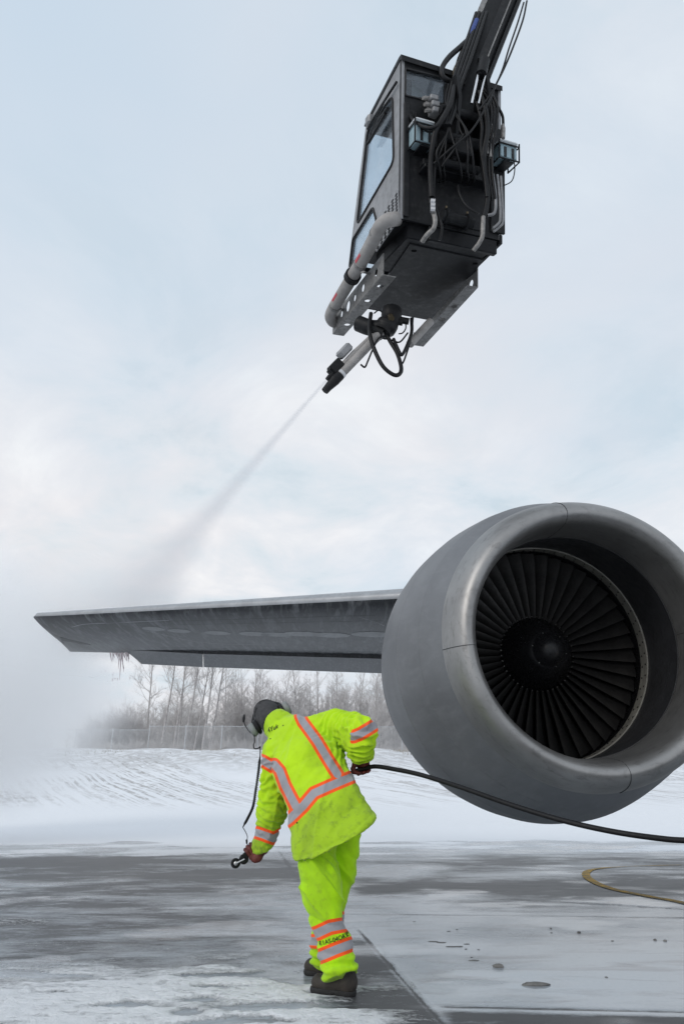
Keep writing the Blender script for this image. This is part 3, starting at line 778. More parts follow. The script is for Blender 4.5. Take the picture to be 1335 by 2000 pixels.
    strip('skin_joint', seg((262, 1222), (800, 1211), 30), .005, M_SEAM)
    strip('skin_joint', seg((235, 1262), (770, 1274), 30), .006, M_SEAM)
    frost = worn('frozen_fluid', (.55, .56, .58), .5, var=.2, scale=8, bump=.3, bscale=20)
    strip('frozen_run', [(x, y) for x, y in [tuple(q) for q in spline([(285, 1232), (325, 1241), (375, 1252), (420, 1257), (480, 1259), (545, 1260)], 8)]], .02, frost)
    strip('frozen_run', [tuple(q) for q in spline([(700, 1205), (740, 1218), (775, 1236), (790, 1243)], 8)], .014, frost)
    strip('frozen_run', [tuple(q) for q in spline([(140, 1225), (170, 1219), (240, 1216), (330, 1212)], 8)], .014, frost)
    for x in (318, 389, 463, 543):
        P = [at(x+(1.5 if i else 0)*i, 1276+i*5, 12.4+i*.13) for i in range(5)]
    # tip light housing
    q = [at(108, 1246, 12.55), at(120, 1244, 12.5), at(176, 1258, 12.75), at(120, 1254, 13.0)]
    loc, nor = under(130, 1250)
    if loc is not None:
        n = -nor if nor.z > 0 else nor; mb = MB(); pp = []
        for x, y in ((107, 1247), (118, 1244), (178, 1259), (122, 1256)):
            l2, n2 = under(x, y)
            if l2 is not None: pp.append(l2)
        if len(pp) >= 3: mb.prism([p-n*.01 for p in pp], n*.016); mb.build('tip_light_recess', M_DARK, w, 30)
    # pylon from the cowl to the wing
    a = V(EC)+aft*1.0+upv*1.12; b = V(lerp(LE_R, LE_T, -.12)); mb = MB()
    rr = []
    for f, h in ((0, 0), (.25, .22), (.6, .34), (1., .40)):
        c = (V(EC)+aft*(1.0+f*2.6)+upv*1.0); wv = side*(.05+.13*min(1, f*3))
        rr.append([c-wv, c+wv, c+wv*.9+upv*(.10+h), c+upv*(.16+h), c-wv*.9+upv*(.10+h)])
    mb.loft(rr); mb.build('pylon', M_COWL, ac, 30)
bpy.context.view_layer.update()
wing()

# ================================================================== surfaces from distance fields (clothes, boots, gloves, body)
def cap(P, a, b, ra, rb, k=1., e=(0, 1, 0)):
    """tapered capsule; k flattens it along the direction e"""
    a = np.array(a, float); b = np.array(b, float); ab = b-a; t = np.clip(((P-a)@ab)/(ab@ab+1e-12), 0, 1)
    d = P-(a+t[..., None]*ab)
    if k != 1.:
        e = np.array(e, float); n = ab/(np.linalg.norm(ab)+1e-9); e = e-n*(e@n); e /= np.linalg.norm(e)+1e-9
        d = d+e*((d@e)*(1/k-1))[..., None]
    return np.linalg.norm(d, axis=-1)-(ra+(rb-ra)*t)
def ell(P, c, r, M=None):
    d = P-np.array(c, float)
    if M is not None: d = d@M                       # columns of M = local axes
    r = np.array(r, float); q = np.linalg.norm(d/r, axis=-1); return (q-1)*r.min()
def smin(a, b, k):
    h = np.clip(.5+.5*(b-a)/k, 0, 1); return b*(1-h)+a*h-k*h*(1-h)
def smax(a, b, k): return -smin(-a, -b, k)
def half(P, p, n):
    n = np.array(n, float); n /= np.linalg.norm(n); return (P-np.array(p, float))@n
def nets(fn, lo, hi, h):
    lo = np.array(lo, float); n = np.ceil((np.array(hi)-lo)/h).astype(int)+1
    ax = [lo[i]+h*np.arange(n[i]) for i in range(3)]
    P = np.stack(np.meshgrid(*ax, indexing='ij'), -1); D = fn(P)
    D[0] = D[-1] = 1; D[:, 0] = D[:, -1] = 1; D[:, :, 0] = D[:, :, -1] = 1
    s = D < 0; c = [m-1 for m in n]; acc = np.zeros((*c, 3)); cnt = np.zeros(c)
    def sl(o): return tuple(slice(o[i], o[i]+c[i]) for i in range(3))
    for axis in range(3):
        o1, o2 = [a for a in range(3) if a != axis]
        for i in (0, 1):
            for j in (0, 1):
                u = [0, 0, 0]; u[o1] = i; u[o2] = j; w = list(u); w[axis] = 1
                d0, d1 = D[sl(u)], D[sl(w)]; m = (d0 < 0) != (d1 < 0); t = np.where(m, d0/np.where(m, d0-d1, 1), 0)
                for q in range(3): acc[..., q] += np.where(m, (t if q == axis else u[q]), 0)
                cnt += m
    act = cnt > 0; idx = -np.ones(c, int); idx[act] = np.arange(act.sum())
    cell = np.argwhere(act); vs = lo+h*(cell+acc[act]/cnt[act][:, None]); fs = []
    for axis in range(3):
        o1, o2 = (axis+1) % 3, (axis+2) % 3
        a = [slice(0, c[i]) for i in range(3)]; a[o1] = slice(1, c[o1]); a[o2] = slice(1, c[o2])
        b = list(a); b[axis] = slice(1, c[axis]+1)
        m = s[tuple(a)] != s[tuple(b)]; E = np.argwhere(m)+np.array([0 if i == axis else 1 for i in range(3)]); fl = s[tuple(a)][m]
        def cellid(d1, d2):
            q = E.copy(); q[:, o1] -= d1; q[:, o2] -= d2; return idx[q[:, 0], q[:, 1], q[:, 2]]
        Q = np.stack([cellid(1, 1), cellid(0, 1), cellid(0, 0), cellid(1, 0)], -1); Q[~fl] = Q[~fl][:, ::-1]; fs.append(Q)
    return vs, np.concatenate(fs)
def field_mesh(name, fn, lo, hi, h, m, parent, relax=2, wrinkle=None, attrs=None):
    vs, fs = nets(fn, lo, hi, h)
    # a little relaxation against stair-steps
    for _ in range(relax):
        acc = np.zeros_like(vs); n = np.zeros(len(vs))
        for i in range(4):
            a, b = fs[:, i], fs[:, (i+1) % 4]; np.add.at(acc, a, vs[b]); np.add.at(n, a, 1); np.add.at(acc, b, vs[a]); np.add.at(n, b, 1)
        vs = .55*vs+.45*acc/n[:, None]
    def normals():
        fnr = np.cross(vs[fs[:, 2]]-vs[fs[:, 0]], vs[fs[:, 3]]-vs[fs[:, 1]]); vn = np.zeros_like(vs)
        for i in range(4): np.add.at(vn, fs[:, i], fnr)
        return vn/(np.linalg.norm(vn, axis=1, keepdims=True)+1e-12)
    if wrinkle is not None: vs = vs+normals()*wrinkle(vs)[:, None]
    me = bpy.data.meshes.new(name); me.vertices.add(len(vs)); me.vertices.foreach_set('co', vs.reshape(-1).astype(np.float32))
    me.loops.add(fs.size); me.loops.foreach_set('vertex_index', fs.reshape(-1).astype(np.int32)); me.polygons.add(len(fs))
    me.polygons.foreach_set('loop_start', np.arange(0, fs.size, 4, dtype=np.int32)); me.polygons.foreach_set('loop_total', np.full(len(fs), 4, np.int32))
    me.update(calc_edges=True); me.validate(); smooth(me)
    for k, f in (attrs or {}).items():
        at_ = me.attributes.new(k, 'FLOAT', 'POINT'); at_.data.foreach_set('value', np.asarray(f(vs), np.float32))
    return link(name, me, m, parent)

# ================================================================== PERSON
def mat_hivis(name, c, dirty):
    k = NT(name); v = k.coord('Object'); tape = k.attr('tape'); soil = k.attr('soil')
    a = k.noise(v, 5, 6, .6); b = k.noise(v, 28, 5, .65); c2 = k.noise(v, 300, 2, .5)
    cloth = k.mix(k.ramp(a, [(.35, 0.), (.7, 1.)]), tuple(x*.86 for x in c), c)
    ds = k.math('ADD', k.math('MULTIPLY', soil, .75), k.math('MULTIPLY', k.math('MULTIPLY', k.ramp(b, [(.52, 0.), (.72, 1.)]), k.math('ADD', soil, .25)), .5), clamp=True)
    cloth = k.mix(ds, cloth, dirty)
    wob = k.math('MULTIPLY_ADD', k.math('SUBTRACT', b, .5), .003, tape)
    silver = k.mix(a, (.26, .26, .285), (.36, .36, .385)); orange = (.95, .105, .012)
    f1 = k.math('LESS_THAN', wob, .0240); f2 = k.math('LESS_THAN', wob, .0428)
    col = k.mix(f2, cloth, orange); col = k.mix(f1, col, silver)
    rough = k.mixf(f1, .8, .42)
    st = k.math('GREATER_THAN', k.math('SINE', k.math('MULTIPLY', tape, 900)), .2)
    h = k.math('ADD', k.math('MULTIPLY', c2, .25), k.math('ADD', k.math('MULTIPLY', b, .6), k.math('MULTIPLY', f2, .5)))
    k.bsdf(col, rough, 0, .25, k.bump(h, .35, .006), Sheen_Weight=.15); return k.m
M_JACKET = mat_hivis('hi_vis_jacket_cloth', (.50, .80, .010), (.20, .31, .025))
M_TROUS = mat_hivis('hi_vis_trouser_cloth', (.48, .87, .003), (.20, .31, .025))
M_SKIN = worn('skin', (.52, .33, .25), .55, var=.1, scale=20, bump=.1)
M_BOOT = worn('worn_brown_leather', (.034, .028, .023), .75, var=.45, scale=14, bump=.4, bscale=70, dirt=(.07, .064, .058), dirt_amt=.5)
M_SOLE = worn('black_rubber', (.016, .016, .017), .75, var=.3, scale=20, bump=.3)
M_GLOVE = worn('dark_red_leather', (.105, .016, .012), .6, var=.45, scale=24, bump=.5, bscale=90, dirt=(.03, .008, .007), dirt_amt=.6)
M_FLEECE = worn('charcoal_fleece', (.050, .050, .053), .95, var=.25, scale=40, bump=.8, bscale=220)
M_FLEECE_B = worn('black_fleece', (.010, .010, .011), .95, var=.25, scale=40, bump=.8, bscale=220)
M_BLACK = plain('black_plastic', (.011, .011, .012), .5, 0., .22)
M_HOSE = worn('black_rubber_hose', (.009, .009, .010), .5, var=.3, scale=8, bump=.15, bscale=40, spec=.25)
M_CUPS = worn('grey_green_plastic', (.20, .215, .21), .5, var=.2, scale=10)
M_STEEL = worn('brushed_steel', (.55, .55, .56), .35, .85, var=.15, scale=30)

def poly_d(px, py, line):
    """distance in image pixels to a polyline"""
    d = np.full(px.shape, 1e9)
    for (x0, y0), (x1, y1) in zip(line[:-1], line[1:]):
        vx, vy = x1-x0, y1-y0; t = np.clip(((px-x0)*vx+(py-y0)*vy)/(vx*vx+vy*vy), 0, 1)
        d = np.minimum(d, np.hypot(px-x0-t*vx, py-y0-t*vy))
    return d
def person():
    root_at = on_ground(655, 1925)
    g = {}
    P_ = {  # joints of the pose (image pixel x, y, ground distance)
        'hem': (660, 1642, 4.42), 'waist': (628, 1560, 4.52), 'chest': (592, 1484, 4.68), 'upper': (572, 1440, 4.78),
        'shL': (541, 1472, 4.82), 'shR': (660, 1421, 4.72), 'elR': (706, 1432, 4.50), 'wrR': (708, 1483, 4.64),
        'elL': (532, 1588, 4.83), 'wrL': (514, 1657, 4.94), 'neck': (545, 1424, 4.86), 'head': (527, 1404, 4.96),
        'hipL': (624, 1640, 4.42), 'hipR': (664, 1632, 4.54), 'knL': (633, 1765, 4.38), 'anL': (668, 1905, 4.31), 'knR': (652, 1742, 4.60), 'anR': (629, 1882, 4.66)}
    J = {k: at(*v) for k, v in P_.items()}
    # ---------------- body: one continuous skin from head to feet, under the clothes
    hd = J['head']; ex = np.array([.82, .05, .53]); ex /= np.linalg.norm(ex)
    hu = np.array([-.42, .52, .66]); hu -= ex*(hu@ex); hu /= np.linalg.norm(hu); hf = np.cross(hu, ex); HM = np.stack([ex, hf, hu], 1)
    def hp(x, y, z): return hd+ex*x+hf*y+hu*z
    def body(P):
        d = cap(P, at(644, 1600, 4.52), J['waist'], .105, .13, .7); d = smin(d, cap(P, J['waist'], J['chest'], .14, .15, .65), .05); d = smin(d, cap(P, J['chest'], J['upper'], .15, .10, .65), .05)
        for s in 'LR':
            d = smin(d, cap(P, J['upper'], J['sh'+s], .08, .06), .04); d = smin(d, cap(P, J['sh'+s], J['el'+s], .055, .042), .03); d = smin(d, cap(P, J['el'+s], J['wr'+s], .042, .027), .02)
            d = smin(d, cap(P, J['hip'+s]+np.array([0, .02, .03]), J['kn'+s], .062, .050), .03); d = smin(d, cap(P, J['kn'+s], J['an'+s]+np.array([0, 0, .05]), .055, .034), .02)
        d = smin(d, cap(P, J['upper'], J['neck'], .07, .058), .04); d = smin(d, cap(P, J['neck'], hp(0, -.01, -.04), .056, .058), .03)
        h = ell(P, hp(0, -.005, .02), (.076, .096, .10), HM); h = smin(h, ell(P, hp(0, .045, -.055), (.052, .05, .062), HM), .04)
        h = smin(h, cap(P, hp(0, .088, .005), hp(0, .108, -.030), .010, .015), .015)            # nose
        h = smin(h, cap(P, hp(-.020, .088, -.063), hp(.020, .088, -.063), .008, .008), .012)     # lips
        for s in (-1, 1):
            h = smin(h, ell(P, hp(.078*s, -.005, -.005), (.012, .022, .032), HM), .01)           # ears
            h = smax(h, -ell(P, hp(.030*s, .098, .012), (.016, .014, .010), HM), .008)           # eye sockets
            h = smin(h, ell(P, hp(.030*s, .082, .012), (.012, .012, .011), HM), .004)            # eyes
        return smin(d, h, .02)
    pr = field_mesh('person', body, (-.75, 4.1, 0), (.5, 5.3, 1.75), .011, M_SKIN, None)
    tag(pr, 'bending worker in yellow hi-vis jacket and trousers, back turned, walking left', 'person')
    # ---------------- jacket
    hemL, hemR = at(583, 1673, 4.42), at(734, 1592, 4.40)
    hn = np.cross(hemR-hemL, np.array([0, 1., .25])); hn = hn if hn[2] < 0 else -hn
    def sleeveR(P):
        return smin(cap(P, J['shR'], J['elR'], .105, .080), cap(P, J['elR'], at(708, 1487, 4.65), .076, .058), .03)
    def sleeveL(P):
        return smin(cap(P, J['shL'], J['elL'], .098, .086), cap(P, J['elL'], at(512, 1662, 4.95), .082, .062), .03)
    def torso(P):
        d = cap(P, at(686, 1705, 4.37), at(634, 1575, 4.50), .335, .212, .66)
        d = smin(d, cap(P, at(634, 1575, 4.50), at(600, 1490, 4.66), .212, .214, .66), .06)
        d = smin(d, cap(P, at(600, 1490, 4.66), at(574, 1440, 4.78), .205, .12, .68), .07)
        d = smin(d, cap(P, J['shL'], at(578, 1446, 4.77), .092, .125, .8), .07); d = smin(d, cap(P, at(578, 1446, 4.77), J['shR'], .125, .10, .8), .07)
        return d
    cdir = (J['head']-J['upper']); cdir = cdir/np.linalg.norm(cdir)
    def jacket(P):
        sr = smax(sleeveR(P), half(P, at(707.5, 1481, 4.64), at(708.5, 1507, 4.69)-J['elR']), .005)
        cl = at(507, 1673, 4.96)-J['elL']; sl_ = smax(sleeveL(P), half(P, at(506, 1667, 4.95), cl), .005)
        d = smin(torso(P), sr, .028); d = smin(d, sl_, .035)
        col = smax(cap(P, at(566, 1434, 4.80), at(538, 1412, 4.91), .112, .100, .9), half(P, at(537, 1411, 4.91), cdir), .006)
        d = smin(d, col, .03)
        return smax(d, half(P, hemL, hn), .003)
    fold_ax = J['waist']-J['chest']; fold_ax = fold_ax/np.linalg.norm(fold_ax)
    eR = J['elR']; eL = J['elL']
    def ridg(P, sc, s): return 1-np.abs(2*fbm(P*sc, 3, s)-1)*2
    def crease(Q, s): n = vnoise(Q, s); return np.clip(1-np.abs(2*n-1), 0, 1)**5
    def jw(P):
        w = (fbm(P*np.array([7, 7, 7]), 4, 5)-.5)*.034
        # drape along the back from collar to hem, and cross folds at elbows, armpits and cuffs
        u = P@np.array([.84, 0, -.54]); v = P@np.array([.54, .2, .8])
        w = w+(ridg(np.stack([u*9, v*2.2, P[:, 1]*3], -1), 1, 8)-.4)*.013
        for c, r, ax in ((eR, .16, J['wrR']-J['elR']), (at(700, 1465, 4.6), .12, J['wrR']-J['elR']), (at(672, 1432, 4.68), .15, J['elR']-J['shR']), (eL, .13, J['wrL']-J['elL']), (at(548, 1510, 4.8), .14, np.array([.5, 0, -.8]))):
            k = np.exp(-((np.linalg.norm(P-c, axis=1)/r)**2)); ax = ax/np.linalg.norm(ax); s = P@ax
            w = w+k*(.015*np.sin(s*150+5*fbm(P*14, 2, 3)*2.2)+.006*(ridg(P, 16, 4)-.3))
        w = w+.010*crease(np.stack([u*7+3*v, v*2.0, P[:, 1]*3], -1), 41)-.008*crease(np.stack([u*5-2*v, v*3.0, P[:, 1]*3+9], -1), 42)
        # hem seam
        hd_ = half(P, hemL, hn/np.linalg.norm(hn)); w = w+.003*np.exp(-((hd_+.028)/.005)**2)*-1
        return w
    lines_t = [[(586, 1398), (590.7, 1409), (618, 1446), (640, 1483), (658.5, 1512)], [(545, 1615), (565, 1600), (591, 1575), (605.5, 1557.5), (613, 1549), (652, 1531.6), (688, 1517), (712, 1507)], [(535, 1493), (546, 1505.6), (556, 1533), (568, 1557), (577, 1574)]]
    lines_l = [[(505, 1483), (513, 1486), (546, 1505.6), (553, 1522)], [(500, 1626), (513, 1630), (534, 1638), (552, 1629), (566, 1622)]]
    lines_r = [[(640, 1438), (676, 1438), (689.6, 1439), (704, 1433), (723, 1421.6), (735, 1414)]]
    def tape(P):
        px, py = to_image_px(P); dt, dl, dr = torso(P), sleeveL(P)+.004, sleeveR(P)+.004  # tape bands follow polylines in image pixels
        which = np.argmin(np.stack([dt, dl, dr]), 0); depth = (P-AC)@AF; o = np.full(len(P), 1.)
        back = np.clip(1.2*(P[:, 1]-(4.56-.32*(P[:, 2]-.95)*-1)), 0, 1)
        for w, ls in ((0, lines_t), (1, lines_l), (2, lines_r)):
            d = np.min([poly_d(px, py, l) for l in ls], 0)*depth/FPX; o = np.where(which == w, np.minimum(o, d), o)
        # bands carried by both pieces near their seam
        d = poly_d(px, py, lines_t[2])*depth/FPX; o = np.minimum(o, np.where((which == 1) & (px > 538) & (py < 1565), d, 1))
        o = np.where((which == 2) & (px < 683), 1., o)
        return o
    def soil(P):
        hd_ = -half(P, hemL, hn/np.linalg.norm(hn)); s = .60*sstep(.33, .12, hd_)*sstep(.0, .02, hd_+.02)
        s = s+.35*sstep(.20, .02, np.linalg.norm(P-at(508, 1665, 4.95), axis=1))+.35*sstep(.2, .05, np.linalg.norm(P-at(706, 1478, 4.63), axis=1))
        return np.clip(s+.15*(fbm(P*5, 3, 2)-.4)+.30*sstep(.54, .70, fbm(P*6, 4, 45)), 0, 1)
    jk = field_mesh('jacket', jacket, (-.75, 4.05, .58), (.45, 5.3, 1.72), .0066, M_JACKET, pr, 2, jw, {'tape': tape, 'soil': soil})
    # marks written on the collar, press studs
    def back_hit(ob, px, py):
        dg = bpy.context.evaluated_depsgraph_get(); ok, loc, nor, i = ob.evaluated_get(dg).ray_cast(Vector((0, 0, CAM_H)), V(ray(px, py)).normalized())
        return loc, nor
    def on_cloth(name, ob, text, px0, py0, px1, py1, size, m):
        a, n1 = back_hit(ob, px0, py0); b, n2 = back_hit(ob, px1, py1)
        if a is None or b is None: return
        x = (b-a).normalized(); z = (n1+n2).normalized(); y = z.cross(x).normalized(); z = x.cross(y); c = (a+b)/2+z*.006
        t_ = lettering(name, text, size, Matrix(((x.x, y.x, z.x, c.x), (x.y, y.y, z.y, c.y), (x.z, y.z, z.z, c.z), (0, 0, 0, 1))), m, ob, .001)
        dg = bpy.context.evaluated_depsgraph_get(); oe = ob.evaluated_get(dg)
        for q in t_.data.vertices:                                   # ink follows the cloth
            dz = (q.co-c).dot(z); okk, lo_, no_, i_ = oe.ray_cast(q.co+z*.12, -z)
            if okk: q.co = lo_+no_*(.0022+dz)
    M_INK = plain('black_ink', (.012, .014, .012), .8)
    bpy.context.view_layer.update()
    on_cloth('lettering', jk, '4Yuk', 526, 1426, 540, 1420, .045, M_INK)
    for px, py in ((553, 1417), (528, 1443), (580, 1607)):
        l, n = back_hit(jk, px, py)
        if l is not None: MB().tube([l-n*.002, l+n*.003], [.006, .004], 10).build('press_stud', M_INK, jk, 40)
    # ---------------- trousers
    nl = [at(622, 1628, 4.475), at(621, 1674, 4.43), at(630, 1744, 4.38), at(638, 1790, 4.37), at(652, 1850, 4.36), at(666, 1912, 4.31)]; nr = [.115, .109, .100, .090, .086, .098]
    fl = [at(672, 1618, 4.56), at(666, 1662, 4.58), at(661, 1700, 4.59), at(650, 1744, 4.60), at(641, 1795, 4.62), at(634, 1845, 4.63), at(629, 1888, 4.66)]; fr = [.105, .100, .094, .088, .086, .078, .074]
    def chain(P, c, r, k=.9, s=.03):
        d = None
        for a, b, ra, rb in zip(c[:-1], c[1:], r[:-1], r[1:]):
            q = cap(P, a, b, ra, rb, k); d = q if d is None else smin(d, q, s)
        return d
    legL = lambda P: smax(chain(P, nl, nr), half(P, at(666, 1907, 4.31), nl[-1]-nl[-2]+np.array([0, 0, -.04])), .006)
    legR = lambda P: smax(chain(P, fl, fr), half(P, at(627, 1884, 4.66), fl[-1]-fl[-2]), .006)
    hips = lambda P: cap(P, at(634, 1600, 4.50), at(660, 1596, 4.52), .12, .12, .8)
    def trousers(P): return smin(smin(legL(P), legR(P), .005), smax(hips(P), half(P, at(640, 1570, 4.5), (0, 0, 1)), .01), .03)
    def tw(P):
        w = (fbm(P*8, 4, 15)-.5)*.020
        u = P@np.array([.75, .1, .66]); v = P@np.array([.66, 0, -.75])
        rd = ridg(np.stack([u*13, v*3.5, P[:, 1]*4], -1), 1, 18)
        kn = np.exp(-((P[:, 2]-.52)/.17)**2)
        w = w+(rd-.35)*(.006+.014*kn)
        u2 = P@np.array([.45, .1, .88]); v2 = P@np.array([.88, 0, -.45])
        near = np.where(legL(P) < legR(P), 1., .45); w = w*near
        w = w+near*(.010+.012*kn)*crease(np.stack([u*9, v*2.5, P[:, 1]*3], -1), 51)-near*(.010+.010*kn)*crease(np.stack([u2*11, v2*3, P[:, 1]*3+5], -1), 52)
        lo = np.exp(-((P[:, 2]-.12)/.09)**2); w = w+lo*.008*np.sin(P[:, 2]*130+6*fbm(P*9, 2, 6))
        return w
    tl = [[(600, 1829), (621, 1822), (644, 1811), (669.5, 1806.5), (690, 1803)], [(608, 1874), (629.5, 1866), (656, 1855), (683, 1845), (705, 1838)]]
    tr = [[(600, 1797), (640, 1798), (672, 1794), (690, 1791)], [(600, 1838), (625, 1839), (680, 1836)]]
    def ttape(P):
        px, py = to_image_px(P); depth = (P-AC)@AF; a, b = legL(P), legR(P)  # leg bands follow polylines in image pixels too
        dl = np.min([poly_d(px, py, l) for l in tl], 0)*depth/FPX; dr = np.min([poly_d(px, py, l) for l in tr], 0)*depth/FPX
        return np.where(a < b, dl, dr)
    def tsoil(P): return np.clip(.6*sstep(.17, .07, P[:, 2])+.12*(fbm(P*6, 3, 4)-.4)+.38*sstep(.52, .68, fbm(P*np.array([7, 7, 5]), 4, 44)), 0, 1)
    tz = field_mesh('trousers', trousers, (-.45, 4.0, .03), (.35, 4.95, 1.02), .0064, M_TROUS, pr, 2, tw, {'tape': ttape, 'soil': tsoil})
    bpy.context.view_layer.update()
    on_cloth('lettering', tz, 'E1AS-04OKE', 633, 1841, 671, 1829, .030, M_INK)
    # ---------------- boots
    def boot(heel, toe, ank, nm):
        h = np.array(heel); t = np.array(toe); ax = (t-h); L = np.linalg.norm(ax); ax = ax/L; z = np.array([0, 0, 1.]); sd = np.cross(ax, z); k = L/.27
        q = lambda a, b, c: h+ax*a*k+sd*b*k+z*c*k
        def up(P):
            d = cap(P, q(.045, 0, .055), q(.045, 0, .062), .046, .046)
            d = smin(d, cap(P, q(.05, 0, .06), q(.14, 0, .062), .044, .042, .9, sd), .03)
            d = smin(d, cap(P, q(.13, 0, .056), q(.222, .004, .050), .043, .042, 1.), .03)
            d = smin(d, cap(P, q(.05, 0, .08), np.array(ank), .043*k, .05*k), .035)
            return smax(d, half(P, q(0, 0, .024), (0, 0, -1)), .004)
        def wv(P): return (fbm(P*22, 3, 3)-.5)*.008
        b = field_mesh('boot', up, h-.2, h+np.array([.2, .2, .3])+np.maximum(0, t-h), .0055, M_BOOT, pr, 2, wv) if False else field_mesh('boot', up, np.minimum(h, t)-np.array([.09, .09, .02]), np.maximum(h, t)+np.array([.09, .09, .30]), .0055, M_BOOT, pr, 2, wv)
        def so(P):
            d = cap(P, q(.046, 0, .02), q(.10, 0, .02), .050*k, .043*k); d = smin(d, cap(P, q(.10, 0, .02), q(.222, .004, .02), .043*k, .052*k), .02)
            d = smax(d, np.abs((P-q(0, 0, .017))@z)-.017*k, .004)
            return smax(d, -cap(P, q(.115, -.1, -.004), q(.115, .1, -.004), .014, .014), .004)
        field_mesh('sole', so, np.minimum(h, t)-np.array([.09, .09, .02]), np.maximum(h, t)+np.array([.09, .09, .08]), .0055, M_SOLE, b, 1)
    boot(on_ground(694, 1947), on_ground(607, 1938), at(674, 1885, 4.31), 'near')
    hz = on_ground(668, 1909); boot(hz, hz+(on_ground(594, 1903)-hz)*1.0, at(630, 1868, 4.67), 'far')
    # ---------------- gloved hands
    def glove(axis_pt, axis, wrist, flip, rh, thumb_out=False, curl=(72, 10, -55, -120)):
        a = np.array(axis, float); a /= np.linalg.norm(a); c = np.array(axis_pt, float); u = np.array(wrist)-c; u -= a*(u@a); u /= np.linalg.norm(u); n = np.cross(a, u)*flip
        def pol(s, ang, r): t = R_(ang); return c+a*s+(n*math.cos(t)+u*math.sin(t))*r
        fin = []
        for i, (s, rf, ln) in enumerate(((-.036, .0118, .94), (-.0125, .0125, 1.03), (.0115, .0122, 1.0), (.034, .0108, .86))):
            R0 = rh+rf
            angs = [95]+[curl[0]-(curl[0]-q)*ln for q in curl]
            fin.append(([pol(s, curl[0]+18, R0+.016)]+[pol(s*1.02, curl[0]-(curl[0]-q)*ln, R0+.002+.002*(j == 0)) for j, q in enumerate(curl)], rf))
        th = [pol(-.040, 118, rh+.030), pol(-.058, 150, rh+.018), pol(-.052, 195, rh+.013), pol(-.030, 225, rh+.012)]
        if thumb_out: th = [pol(-.040, 118, rh+.030), pol(-.066, 112, rh+.026), pol(-.092, 104, rh+.022), pol(-.112, 98, rh+.020)]
        w = np.array(wrist, float); mid = c+u*(rh+.05)
        def f(P):
            d = cap(P, w, mid, .036, .036, .75, n)
            for (pts, rf), s in zip(fin, (-.036, -.0125, .0115, .034)):
                d = smin(d, cap(P, mid+a*s*.75, pts[0], .019, rf*1.25), .014)                     # metacarpals make the palm
            for pts, rf in fin:
                q = None
                for j, (p0, p1) in enumerate(zip(pts[:-1], pts[1:])):
                    e = cap(P, p0, p1, rf*(1.06-.04*j), rf*(1.02-.05*j)); q = e if q is None else np.minimum(q, e)
                d = smin(d, q, .0035)
            q = smin(cap(P, mid-a*.02, th[0], .022, .0165), cap(P, th[0], th[1], .0165, .015), .008); q = smin(q, cap(P, th[1], th[2], .0145, .0135), .004); q = smin(q, cap(P, th[2], th[3], .0135, .0115), .004)
            d = smin(d, q, .006)
            cuff = cap(P, w+u*.02, w-u*.012, .046, .043); return smin(d, cuff, .01)
        pts = np.array([w]+[q for ps, _ in fin for q in ps]+th)
        return field_mesh('glove', f, pts.min(0)-.07, pts.max(0)+.07, .0034, M_GLOVE, pr, 1, lambda P: (fbm(P*45, 3, 7)-.5)*.005)
    hr = [at(690, 1507, 4.70), at(708, 1502, 4.655), at(732, 1497, 4.60)]
    glove(hr[1], hr[2]-hr[0], at(707.5, 1481, 4.645), -1, .0125)
    tl0, tl1 = at(499, 1652, 4.95), at(459, 1686, 4.90)
    glove(at(491, 1659, 4.945), tl1-tl0, at(509, 1657, 4.955)+np.array([.0, .0, .02]), 1, .016, True)
    # ---------------- beanie: grey crown with a black turned-up band
    def bean(P):
        d = ell(P, hp(0, -.008, .028), (.094, .113, .112), HM); d = smin(d, cap(P, hp(0, -.03, -.02), hp(0, -.035, -.085), .082, .078), .03); d = smax(d, -half(P, hp(0, -.0, -.105), hu*1.0+hf*.45), .008); return d
    bn = field_mesh('beanie', bean, hd-.2, hd+.2, .006, M_FLEECE, pr, 2, lambda P: (fbm(P*16, 3, 9)-.5)*.014)
    def band(P):
        d = ell(P, hp(0, -.004, .031), (.098, .115, .115), HM); d = smax(d, -half(P, hp(0, 0, .020), hu*1.0+hf*.30-ex*.30), .008)
        return smax(d, -ell(P, hp(0, -.008, .028), (.088, .107, .106), HM), .003)
    field_mesh('front_panel', band, hd-.2, hd+.2, .006, M_FLEECE_B, bn, 2, lambda P: (fbm(P*16, 3, 19)-.5)*.008)
    # ================= headset, worn over the beanie
    hs = thing('headset', 'black and grey headset with boom microphone worn over the beanie', 'headset', tuple(float(q) for q in hd))
    def hpart(name, mb, m, sm=40, par=hs):
        o = mb.build(name, m, None, sm, Matrix.Translation(-V(hd))); o.parent = par; return o
    arc = [hp(.118*math.cos(t), -.002, .140*math.sin(t)+.005) for t in np.linspace(-.05, math.pi+.05, 30)]
    hpart('headband', MB().tube(arc, .017, 8, ky=.5), M_BLACK)
    arc2 = [hp(.118*math.cos(t), .028, .138*math.sin(t)+.005) for t in np.linspace(.35, math.pi-.35, 20)]
    hpart('band_spring', MB().tube(arc2, .0035, 6), M_STEEL)
